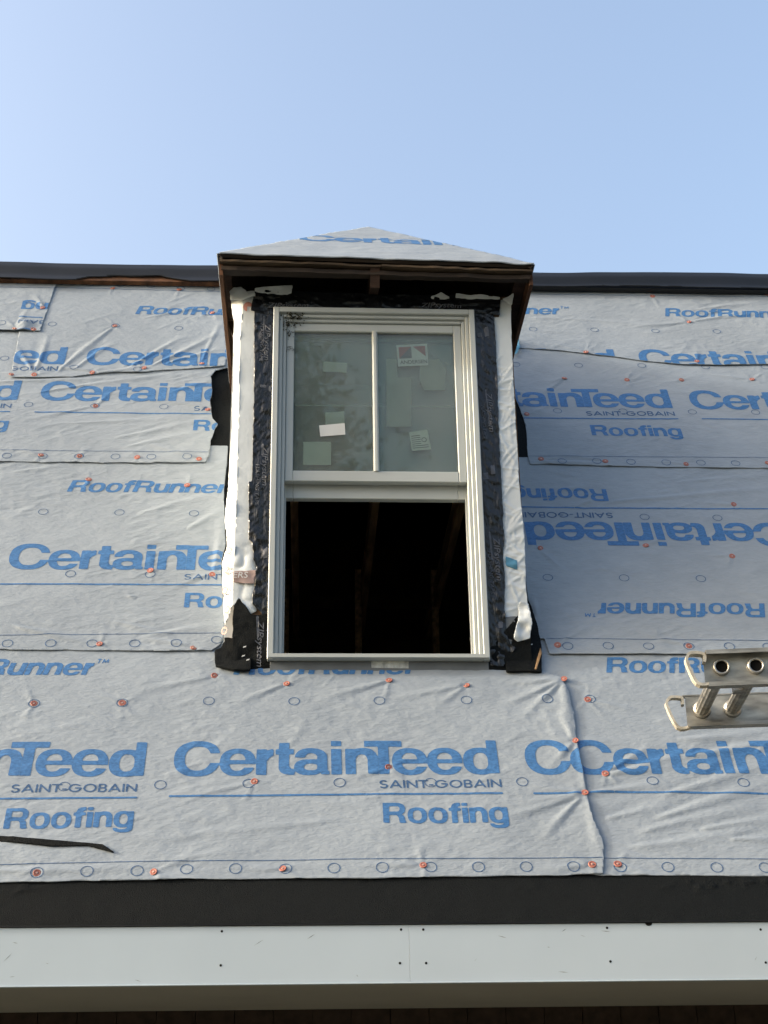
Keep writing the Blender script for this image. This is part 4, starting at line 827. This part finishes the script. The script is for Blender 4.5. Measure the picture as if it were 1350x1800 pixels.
# curved red print and scattered stamps on the loose wrap
for k in range(5):
    zz = 2.20 - k * .085; xx = float(cornx(np.array(zz))) - .012 - .02 * random.random()
    patch('printed_mark', outP, I_(el(xx, zz, .012, .016, 2), N_(el(xx, zz, .008, .010, 2))), (xx - .02, xx + .02, zz - .02, zz + .02), .003, lambda u, v: .0125 + 0 * u, M['wrap_red'], dorm)
ppatch('blue_film_scrap', roofP, FLAP_BLUE, .006, lambda u, v: .045 + .01 * vnoise(u, v, .04, 88), M['blue_film'], dorm, thick=.002)

# hipped roof of the dormer
E_ = dict(FL=(-.256, -.212, 3.478), FR=(1.100, -.190, 3.464), BL=(-.256, 1.02, 3.478), BR=(1.100, 1.02, 3.464), A=(.418, .47, 4.100), B=(.418, 1.32, 4.100))
E_ = {k: Vector((a, b, Z(c))) for k, (a, b, c) in E_.items()}
def slab(pts, th, off=0.0):
    pts = [Vector(q) for q in pts]; nn = (pts[1] - pts[0]).cross(pts[2] - pts[0]).normalized()
    n = len(pts); m = MB()
    top = [q + nn * off for q in pts]; bot = [q + nn * (off - th) for q in pts]
    m.add([tuple(q) for q in top + bot], [tuple(range(n)), tuple(range(n, 2 * n))[::-1]] + [(i, i + n, (i + 1) % n + n, (i + 1) % n) for i in range(n)])
    return m
slab([E_['FL'], E_['FR'], E_['A']], .014).build('roof_deck', M['wood_x'], dorm)
slab([E_['BL'], E_['FL'], E_['A'], E_['B']], .022).build('roof_deck', M['wood_x'], dorm)
slab([E_['FR'], E_['BR'], E_['B'], E_['A']], .022).build('roof_deck', M['wood_x'], dorm)
slab([E_['BL'] + Vector((-.006, 0, 0)), E_['FL'] + Vector((-.006, 0, 0)), E_['A'], E_['B']], .003, .0045).build('roof_underlayment', M['under'], dorm)
slab([E_['FR'] + Vector((.004, 0, 0)), E_['BR'] + Vector((.004, 0, 0)), E_['B'], E_['A']], .003, .0045).build('roof_underlayment', M['under'], dorm)
_a = E_['FL']; _ex = (E_['FR'] - E_['FL']).normalized(); _nn = (E_['FR'] - E_['FL']).cross(E_['A'] - E_['FL']).normalized(); _ey = _nn.cross(_ex)
def hipP(u, v, n):
    return np.array(_a) + np.asarray(u)[..., None] * np.array(_ex) + np.asarray(v)[..., None] * np.array(_ey) + np.asarray(n)[..., None] * np.array(_nn)
def hip2(q): d_ = Vector(q) - _a; return (d_.dot(_ex), d_.dot(_ey))
hp = [hip2(E_['FL']), hip2(E_['FR']), hip2(E_['A'])]
hp = [(hp[0][0] - .004, hp[0][1] - .004), (hp[1][0] + .004, hp[1][1] - .004), (hp[2][0], hp[2][1] + .004)]
_hsd = poly_sdf(hp)
hsd = lambda X, Y: _hsd(X, Y) + np.where(Y < .05, .003, 0) * vnoise(X, Y * 0, .1, 90)
hip_h = lambda u, v: .0085 + .0022 * vnoise(u, v, .16, 91) + .0015 * vnoise(u, v * 3, .07, 92) + .003 * np.exp(-v / .03) * vnoise(u, v * 0, .08, 93)
hu = patch('roof_underlayment', hipP, hsd, (-.03, 1.4, -.03, 1.0), .009, hip_h, M['under'], dorm, thick=.005, label='grey printed underlayment on the front hip')
fs, L_, cap_, cell_ = word_sdf('CT')
b0 = hip2((.247, .087, Z(3.753)))
def hip_word(u0, v0):
    patch('printed_word', lambda S, T, n: hipP(S + u0, T + v0, n), lambda S, T: np.maximum(fs(S, T), hsd(S + u0, T + v0) + .004), (-.03, L_ + .03, -.02, cap_ * 1.1), cell_, lambda S, T: hip_h(S + u0, T + v0) + .001, M['ink'], hu)
hip_word(b0[0] - .168, b0[1]); hip_word(b0[0] - .168 - 1.289, b0[1] - .0)
wr, wl_, _, _ = word_sdf('RF')
# timber under the overhang
def bm(name, a, b, w_, h_, m=M['wood'], up=(0, 0, 1)): return MB().beam(a, b, w_, h_, up).build(name, m, dorm)
def ply(name, x0, x1, y0, y1, z0a, z0b, th, seed, m=M['wood_x']):
    """thin board edge along the front eave with a ragged front line"""
    xs = np.linspace(x0, x1, 60); t = (xs - x0) / (x1 - x0); zz = Z(0) + z0a + (z0b - z0a) * t + .0015 * vnoise(xs, xs * 0, .06, seed); yy = y0 + .016 * t + .004 * vnoise(xs, xs * 0, .045, seed + 1)
    vs = []; fs_ = []
    for k in range(60): vs += [(xs[k], yy[k], zz[k]), (xs[k], yy[k], zz[k] + th), (xs[k], y1, zz[k] + th), (xs[k], y1, zz[k])]
    for k in range(59):
        a = 4 * k; fs_ += [(a, a + 4, a + 5, a + 1), (a + 1, a + 5, a + 6, a + 2), (a + 3, a + 2, a + 6, a + 7), (a, a + 3, a + 7, a + 4)]
    fs_ += [(0, 1, 2, 3), (236, 239, 238, 237)]
    return mesh(name, vs, fs_, m, dorm)
ply('eave_board', -.252, .438, -.208, -.150, 3.4475, 3.4415, .0095, 120, M['ply'])
ply('eave_board', .441, 1.096, -.200, -.150, 3.4405, 3.4335, .0095, 122, M['ply'])
ply('eave_board', -.245, 1.085, -.186, -.140, 3.418, 3.404, .020, 124)
bm('eave_board', (-.246, -.180, Z(3.425)), (-.246, .99, Z(3.425)), .016, .060, M['wood_side'])
bm('eave_board', (1.090, -.160, Z(3.412)), (1.090, .99, Z(3.412)), .016, .060, M['wood_side'])
for xr in (.413,):
    bm('rafter_tail', (xr, -.170, Z(3.405)), (xr, .35, Z(3.60)), .040, .095)
bm('rafter_tail', (-.225, .30, Z(3.40)), (-.16, .30, Z(3.42)), .04, .09); bm('rafter_tail', (-.225, .65, Z(3.40)), (-.16, .65, Z(3.42)), .04, .09)
bm('rafter_tail', (1.02, .30, Z(3.41)), (1.08, .30, Z(3.39)), .04, .09); bm('rafter_tail', (1.02, .65, Z(3.41)), (1.08, .65, Z(3.39)), .04, .09)
bm('soffit_strip', (-.222, -.15, Z(3.455)), (-.222, .97, Z(3.455)), .03, .012); bm('soffit_strip', (1.055, -.15, Z(3.445)), (1.055, .97, Z(3.445)), .05, .012)

# ------------------------------------------------------------------ double-hung window
win = empty('double_hung_window', (.415, 0, Z(1.73)), 'white double-hung window in the dormer with its lower sash fully raised', 'window')
wx0, wx1, wz0, wz1 = -.0225, .8525, 1.727, 3.328
def uframe(name, o0, o1, y0, y1, b=.0025, bottom=False, par=win):
    """three-sided frame between inset o0 and inset o1 from the outer edge"""
    m = MB()
    m.box(wx0 + o0, wx0 + o1, y0, y1, Z(wz0), Z(wz1 - o0), b); m.box(wx1 - o1, wx1 - o0, y0, y1, Z(wz0), Z(wz1 - o0), b)
    m.box(wx0 + o1, wx1 - o1, y0, y1, Z(wz1 - o1), Z(wz1 - o0), b)
    return m.build(name, M['frame'], par)
uframe('casing', 0, .025, -.042, .012)
uframe('casing_step', .0252, .041, -.026, .012)
uframe('jamb', .0412, .0565, -.012, .12)
uframe('jamb_track', .0567, .064, .036, .041, .001)
m = MB()
m.add([(wx0 + .004, -.052, Z(1.7325)), (wx1 - .004, -.052, Z(1.7325)), (wx1 - .004, -.052, Z(1.747)), (wx0 + .004, -.052, Z(1.747)),
       (wx0 + .004, .12, Z(1.712)), (wx1 - .004, .12, Z(1.712)), (wx1 - .004, .12, Z(1.768)), (wx0 + .004, .12, Z(1.768))],
      [(0, 1, 2, 3), (5, 4, 7, 6), (3, 2, 6, 7), (1, 0, 4, 5), (0, 3, 7, 4), (2, 1, 5, 6)])
m.build('sill', M['frame'], win)
MB().box(wx0 + .012, wx1 - .004, -.016, -.002, Z(1.66), Z(1.7255), .001).build('apron', M['apron'], win)
def sash(name, x0, x1, z0, z1, y0, y1, st, rt, rb, label, munt=None):
    s = MB().box(x0, x0 + st, y0, y1, Z(z0), Z(z1), .003).box(x1 - st, x1, y0, y1, Z(z0), Z(z1), .003).box(x0 + st, x1 - st, y0, y1, Z(z1 - rt), Z(z1), .003).box(x0 + st, x1 - st, y0, y1, Z(z0), Z(z0 + rb), .003).build(name, M['frame'], win)
    s['label'] = label
    yg = y0 + .012
    if munt:
        xm = munt; hw = .012
        ms = MB(); prof = [(-hw, yg - .001), (-hw, y0 + .002), (-hw * .45, y0 - .006), (hw * .45, y0 - .006), (hw, y0 + .002), (hw, yg - .001)]
        vs = [(xm + a, b, Z(z)) for z in (z0 + rb - .002, z1 - rt + .002) for a, b in prof]; n = len(prof)
        ms.add(vs, [(i, i + 1, i + 1 + n, i + n) for i in range(n - 1)] + [(n - 1, 0, n, 2 * n - 1)]); ms.build('muntin', M['frame'], s)
        spans = [(x0 + st - .004, xm - .003), (xm + .003, x1 - st + .004)]
    else: spans = [(x0 + st - .004, x1 - st + .004)]
    for a, b in spans:
        MB().box(a, b, yg, yg + .004, Z(z0 + rb - .004), Z(z1 - rt + .004)).build('pane', M['glass'], s)
        MB().box(a, b, yg + .016, yg + .020, Z(z0 + rb - .004), Z(z1 - rt + .004)).build('pane', M['glass'], s)
    # dark spacer between the panes
    sp = MB()
    for a, b in spans:
        sp.box(a, a + .006, yg + .0045, yg + .0155, Z(z0 + rb), Z(z1 - rt)).box(b - .006, b, yg + .0045, yg + .0155, Z(z0 + rb), Z(z1 - rt))
        sp.box(a + .0062, b - .0062, yg + .0045, yg + .0155, Z(z1 - rt - .004), Z(z1 - rt + .003)).box(a + .0062, b - .0062, yg + .0045, yg + .0155, Z(z0 + rb - .003), Z(z0 + rb + .004))
    sp.build('pane_spacer', M['apron'], s)
    return s
ox0, ox1 = wx0 + .0568, wx1 - .0568
us = sash('upper_sash', ox0, ox1, 2.512, 3.2715, .000, .035, .034, .040, .049, 'upper sash split by one vertical bar', munt=.417)
ls = sash('lower_sash', ox0 + .001, ox1 - .001, 2.452, 3.262, .0415, .0765, .034, .045, .080, 'raised lower sash hanging behind the upper one')
MB().box(ox0 + .04, ox1 - .045, .0405, .0415, Z(2.508), Z(2.511)).build('finger_lip', M['frame'], ls)
MB().box(ox0 + .04, ox1 - .04, .0515, .0525, Z(2.893), Z(2.8965)).build('pale_line', M['paper_b'], ls)  # thin pale line across the raised sash's pane
MB().box(.405, .43, .036, .0414, Z(2.513), Z(2.522)).build('sash_lock', M['frame'], ls)
# dirt caught in the upper left corner of the frame
def clump(x, y, z, r, seed):
    rs = np.random.RandomState(seed); m = MB()
    for _ in range(34):
        c = np.array((x, y, z)) + rs.normal(0, 1, 3) * (r, r * .25, r * .6); q = r * rs.uniform(.08, .26)
        v = rs.normal(0, 1, (8, 3)); v /= np.linalg.norm(v, axis=1)[:, None]
        base = [(-1, -1, -1), (1, -1, -1), (1, 1, -1), (-1, 1, -1), (-1, -1, 1), (1, -1, 1), (1, 1, 1), (-1, 1, 1)]
        m.hexa([tuple(c + q * (.55 * np.array(b) + .35 * v[i])) for i, b in enumerate(base)])
    m.build('dirt_clump', M['dirt'], win)
for i, (dx, dz) in enumerate(DIRT):
    dpt = min(dx - wx0, wz1 - dz)
    yy = -.043 if dpt < .025 else (-.027 if dpt < .041 else (-.013 if dpt < .057 else -.002))
    clump(dx, yy, Z(dz), [.024, .020, .018, .019, .017, .010, .011, .017][i], 200 + i)

# ------------------------------------------------------------------ stickers and plate
def sticker(poly, y, m, label, name='window_sticker', cat='sticker', th=.0006):
    a = np.array(poly); n = len(a)
    vs = [(x, y, Z(z)) for x, z in a] + [(x, y + th, Z(z)) for x, z in a]
    mb = MB(); mb.add(vs, [tuple(range(n)), tuple(range(n, 2 * n))[::-1]] + [(i, (i + 1) % n, (i + 1) % n + n, i + n)[::-1] for i in range(n)])
    return mb.build(name, m, None, label=label, cat=cat)
yo = .012 - .0012
yo = .012 + .0050
st = sticker(STK['brand'], yo, M['paper_b'], 'square white logo sticker with red and navy triangles on the right pane')
A_ = np.array(STK['brand'])[[3, 2, 1, 0]]                       # bl, br, tr, tl
def bil(s, t): return (A_[0] * (1 - s) * (1 - t) + A_[1] * s * (1 - t) + A_[2] * s * t + A_[3] * (1 - s) * t)
def on_st(name, pts, m, k=1):
    ps = [bil(*q) for q in pts]; mesh(name, [(q[0], yo - .0004 * k, Z(q[1])) for q in ps], [tuple(range(len(ps)))], m, st)
on_st('printed_shape', [(.06, .36), (.47, .36), (.47, .90), (.06, .90)], M['red'])
on_st('printed_shape', [(.06, .36), (.47, .36), (.47, .90)], M['navy'], 2)
on_st('printed_shape', [(.52, .90), (.93, .90), (.93, .42)], M['red'])
p0 = bil(.075, .10); p1 = bil(.93, .10); e_ = (p1 - p0) / np.linalg.norm(p1 - p0)
font_mesh('printed_word', 'ANDERSEN', (p0[0], yo - .0005, Z(p0[1])), (e_[0], 0, e_[1]), (-e_[1], 0, e_[0]), .0255, M['dark_ink'], st, .012, .93)
sticker(STK['white'], .0108, M['paper'], 'bright white rectangular sticker on the left pane, tilted slightly')
yi = .012 + .0050
sticker(STK['square'], yi, M['paper_g'], 'large pale square sheet at the lower left of the left pane')
sticker(STK['pale'], yi, M['paper_d'], 'faint rectangular label high on the left pane')
sticker(STK['grey'], yi, M['paper_d'], 'dull grey-green label just above the bright white sticker')
sticker(STK['tall'], yi + .0075, M['film'], 'tall pale stepped sheet behind the right pane, under the logo sticker')
sticker(STK['blob'], yi + .0075, M['film'], 'pale blotchy sheet behind the right pane, right of the logo sticker')
dc = sticker(STK['doc'], yi, M['paper_g'], 'tilted pale data label with fine print at the lower right of the right pane')
D_ = np.array(STK['doc'])[[3, 2, 1, 0]]
for k in range(7):
    t0 = .12 + k * .105; x1_ = .55 if k > 1 else .9
    q = [D_[0] * (1 - s) * (1 - t) + D_[1] * s * (1 - t) + D_[2] * s * t + D_[3] * (1 - s) * t for s, t in ((.08, t0), (x1_, t0), (x1_, t0 + .035), (.08, t0 + .035))]
    mesh('printed_line', [(a[0], yi - .0005, Z(a[1])) for a in q], [(0, 1, 2, 3)], M['dark_ink'] if k == 6 else M['tape_ink'], dc)
cc = D_[0] * .35 * .5 + D_[1] * .65 * .5 + D_[2] * .65 * .5 + D_[3] * .35 * .5; cc = cc + np.array((.006, .002))
patch('printed_ring', lambda u, v, n: np.stack([u, 0 * u + yi - .0006, v + ZO], -1), I_(el(cc[0], cc[1], .011, .011, 2), N_(el(cc[0], cc[1], .008, .008, 2))), (cc[0] - .015, cc[0] + .015, cc[1] - .015, cc[1] + .015), .0015, lambda u, v: 0 * u, M['tape_ink'], dc, smooth=False)
sticker(PLATE, -.0168, M['plate'], 'small silver embossed plate under the middle of the sill', 'sill_plate', 'plate', .0007)

# ------------------------------------------------------------------ ladder on the right, resting on a trestle beyond the frame
lo_ = Vector((1.022, -2.36, Z(.9545))); ld = Vector((.988, -.150, -.004)).normalized(); le = Vector((.150, .988, .052)).normalized(); lu = ld.cross(le).normalized()
lad = empty('ladder', tuple(lo_), 'worn aluminium ladder lying flat at the right edge with rounded end guards', 'ladder')
LW = .41; RH = .0755; FD = .026
def LP(s, e, h): return tuple(lo_ + ld * s + le * e + lu * h)
def lbox(m, s0, s1, e0, e1, h0, h1):
    return m.hexa([LP(s0, e0, h0), LP(s1, e0, h0), LP(s1, e1, h0), LP(s0, e1, h0), LP(s0, e0, h1), LP(s1, e0, h1), LP(s1, e1, h1), LP(s0, e1, h1)])
LL = 3.1
m = MB(); lbox(m, 0, LL, 0, .003, -RH / 2, RH / 2); lbox(m, .004, LL, -FD, .003, RH / 2 + .0003, RH / 2 + .0035); lbox(m, .004, LL, -FD, .003, -RH / 2 - .0035, -RH / 2 - .0003)
lbox(m, .004, LL, -FD - .0003, -FD + .003, RH / 2 - .006, RH / 2); lbox(m, .004, LL, -FD - .0003, -FD + .003, -RH / 2, -RH / 2 + .006)
m.build('rail', M['alu'], lad, label='near rail with open rung ends')
m = MB(); lbox(m, 0, LL, LW, LW + .003, -RH / 2, RH / 2); lbox(m, -.006, LL, LW - .002, LW + FD, RH / 2 + .0003, RH / 2 + .0035); lbox(m, -.0, LL, LW - .014, LW + FD, -RH / 2 - .0035, -RH / 2 - .0003)
lbox(m, 0, LL, LW - .0145, LW - .0115, -RH / 2, -RH / 2 + .005)
m.build('rail', M['alu'], lad, label='far rail seen from inside')
RS_ = [.0385, .114] + [q_ + .305 * k for k in range(1, 9) for q_ in (.114, .1895)]
for i, s_ in enumerate(RS_):
    a, b = Vector(LP(s_, -.010, .006)), Vector(LP(s_, LW - .001, .002))
    m = MB(); n = 24; d_ = (b - a).normalized(); x_ = lu; y_ = d_.cross(x_)
    vs = []; ring_r = [.0175 if k % 2 == 0 else .0160 for k in range(n)]
    for p_, rr in ((Vector(LP(s_, .004, .006)), 1), (b, 1)):
        for k in range(n):
            t = 2 * math.pi * k / n; vs.append(tuple(p_ + x_ * ring_r[k] * math.cos(t) + y_ * ring_r[k] * math.sin(t)))
    m.add(vs, [(k, (k + 1) % n, (k + 1) % n + n, k + n) for k in range(n)])
    r = m.build('rung', M['alu'], lad)
    MB().tube(a, Vector(LP(s_, .0, .006)), .0185, .0195, 24, .0135).build('rung_end', M['alu'], r, smooth=True)
    MB().tube(Vector(LP(s_, -.0012, .006)), Vector(LP(s_, -.0006, .006)), .0136, n=24).build('rung_bore', M['hole'], r)
    MB().tube(Vector(LP(s_, LW - .012, .002)), Vector(LP(s_, LW - .001, .002)), .020, .023, 24).build('rung_collar', M['alu'], r, smooth=True)
m = MB(); lbox(m, .085, .105, .15, .19, -.012, .030); m.build('spreader_block', M['alu'], lad)
def guard(pts, y, e0, e1, name):
    """bent strip along a path in the rail's plane"""
    ps = [Vector((x, y, Z(z))) for x, z in pts]; th = .0065; m = MB(); n = len(ps)
    fine = []
    for i in range(n - 1):
        for k in range(4):
            t = k / 4; p_1 = ps[max(i - 1, 0)]; p_2 = ps[i]; p_3 = ps[i + 1]; p_4 = ps[min(i + 2, n - 1)]
            fine.append(.5 * ((2 * p_2) + (p_3 - p_1) * t + (2 * p_1 - 5 * p_2 + 4 * p_3 - p_4) * t * t + (3 * p_2 - p_1 - 3 * p_3 + p_4) * t ** 3))
    fine.append(ps[-1]); n = len(fine); vs = []
    for i in range(n):
        d_ = (fine[min(i + 1, n - 1)] - fine[max(i - 1, 0)]).normalized(); nn = Vector((d_.z, 0, -d_.x)) * th / 2
        for q in (fine[i] + nn, fine[i] - nn):
            for e in (e0, e1): vs.append(tuple(q + le * e))
    fs_ = []
    for i in range(n - 1):
        a = i * 4; b = a + 4
        fs_ += [(a, a + 1, b + 1, b), (a + 3, a + 2, b + 2, b + 3), (a + 2, a, b, b + 2), (a + 1, a + 3, b + 3, b + 1)]
    fs_ += [(0, 2, 3, 1), (n * 4 - 4, n * 4 - 3, n * 4 - 1, n * 4 - 2)]
    m.add(vs, fs_); return m.build(name, M['alu_cap'], lad)
guard(LAD_NEAR, -2.36, -.024, .004, 'end_guard'); guard(LAD_FAR, -1.95, -.012, .016, 'end_guard')
tr = empty('trestle', tuple(Vector((lo_.x + 1.9, lo_.y, 0))), 'timber trestle carrying the ladder beyond the right edge', 'trestle')
for s_ in (1.2, 2.6):
    zt = Vector(LP(s_, 0, -RH / 2 - .0045)).z
    for e in (-.05, LW + .05):
        q = Vector(LP(s_, e, 0)); MB().box(q.x - .045, q.x + .045, q.y - .045, q.y + .045, 0, zt - .09).build('post', M['new_wood'], tr)
    a = Vector(LP(s_, -.12, 0)); b = Vector(LP(s_, LW + .12, 0)); MB().beam((a.x, a.y, zt - .045), (b.x, b.y, zt - .045 + .0), .09, .088).build('crossbar', M['new_wood'], tr)

# ------------------------------------------------------------------ trees across the yard, mirrored in the panes
def tree(x, y, h, r, seed, label, nleaf=30000):
    rs = np.random.RandomState(seed)
    t = empty('broadleaf_tree', (x, y, 0), label, 'tree', 'trees across the yard')
    m = MB(); pts = [Vector((x, y, -.1)), Vector((x + .1, y + .1, h * .3)), Vector((x - .1, y, h * .6)), Vector((x, y, h * .92))]; rad = [.26, .19, .12, .03]
    for i in range(3): m.tube(pts[i], pts[i + 1], rad[i], rad[i + 1], 10)
    cl = []
    for k in range(26):
        z_ = h * rs.uniform(.35, .97); a = rs.uniform(0, 6.28); q = r * (1.05 - .75 * abs(z_ / h - .55) / .5) * rs.uniform(.35, .95)
        c = Vector((x + q * math.cos(a), y + q * math.sin(a), z_)); cl.append(c)
        m.tube(Vector((x, y, z_ * .82)), c, .05, .015, 6)
    m.build('trunk', M['bark'], t)
    c = np.array([cl[i] for i in rs.randint(0, len(cl), nleaf)]) + rs.normal(0, 1, (nleaf, 3)) * (r * .24, r * .24, r * .21)
    a = rs.normal(0, 1, (nleaf, 3)); a /= np.linalg.norm(a, axis=1)[:, None]; b = np.cross(a, rs.normal(0, 1, (nleaf, 3))); b /= np.linalg.norm(b, axis=1)[:, None]
    s_ = rs.uniform(.05, .11, (nleaf, 1))
    V = np.stack([c - a * s_, c + b * s_ * .55, c + a * s_, c - b * s_ * .55], 1).reshape(-1, 3)
    F = np.arange(nleaf * 4).reshape(-1, 4).tolist()
    mesh('crown', V, F, M['leaf'], t)
tree(-1.3, -24, 18.8, 3.4, 5, 'tall leafy tree across the yard, mirrored dark in the left pane')
tree(5.5, -30, 12.5, 4.0, 6, 'broad lower leafy tree farther across the yard')
tree(-8.5, -34, 14.0, 4.5, 8, 'wide leafy tree across the yard on the far left')
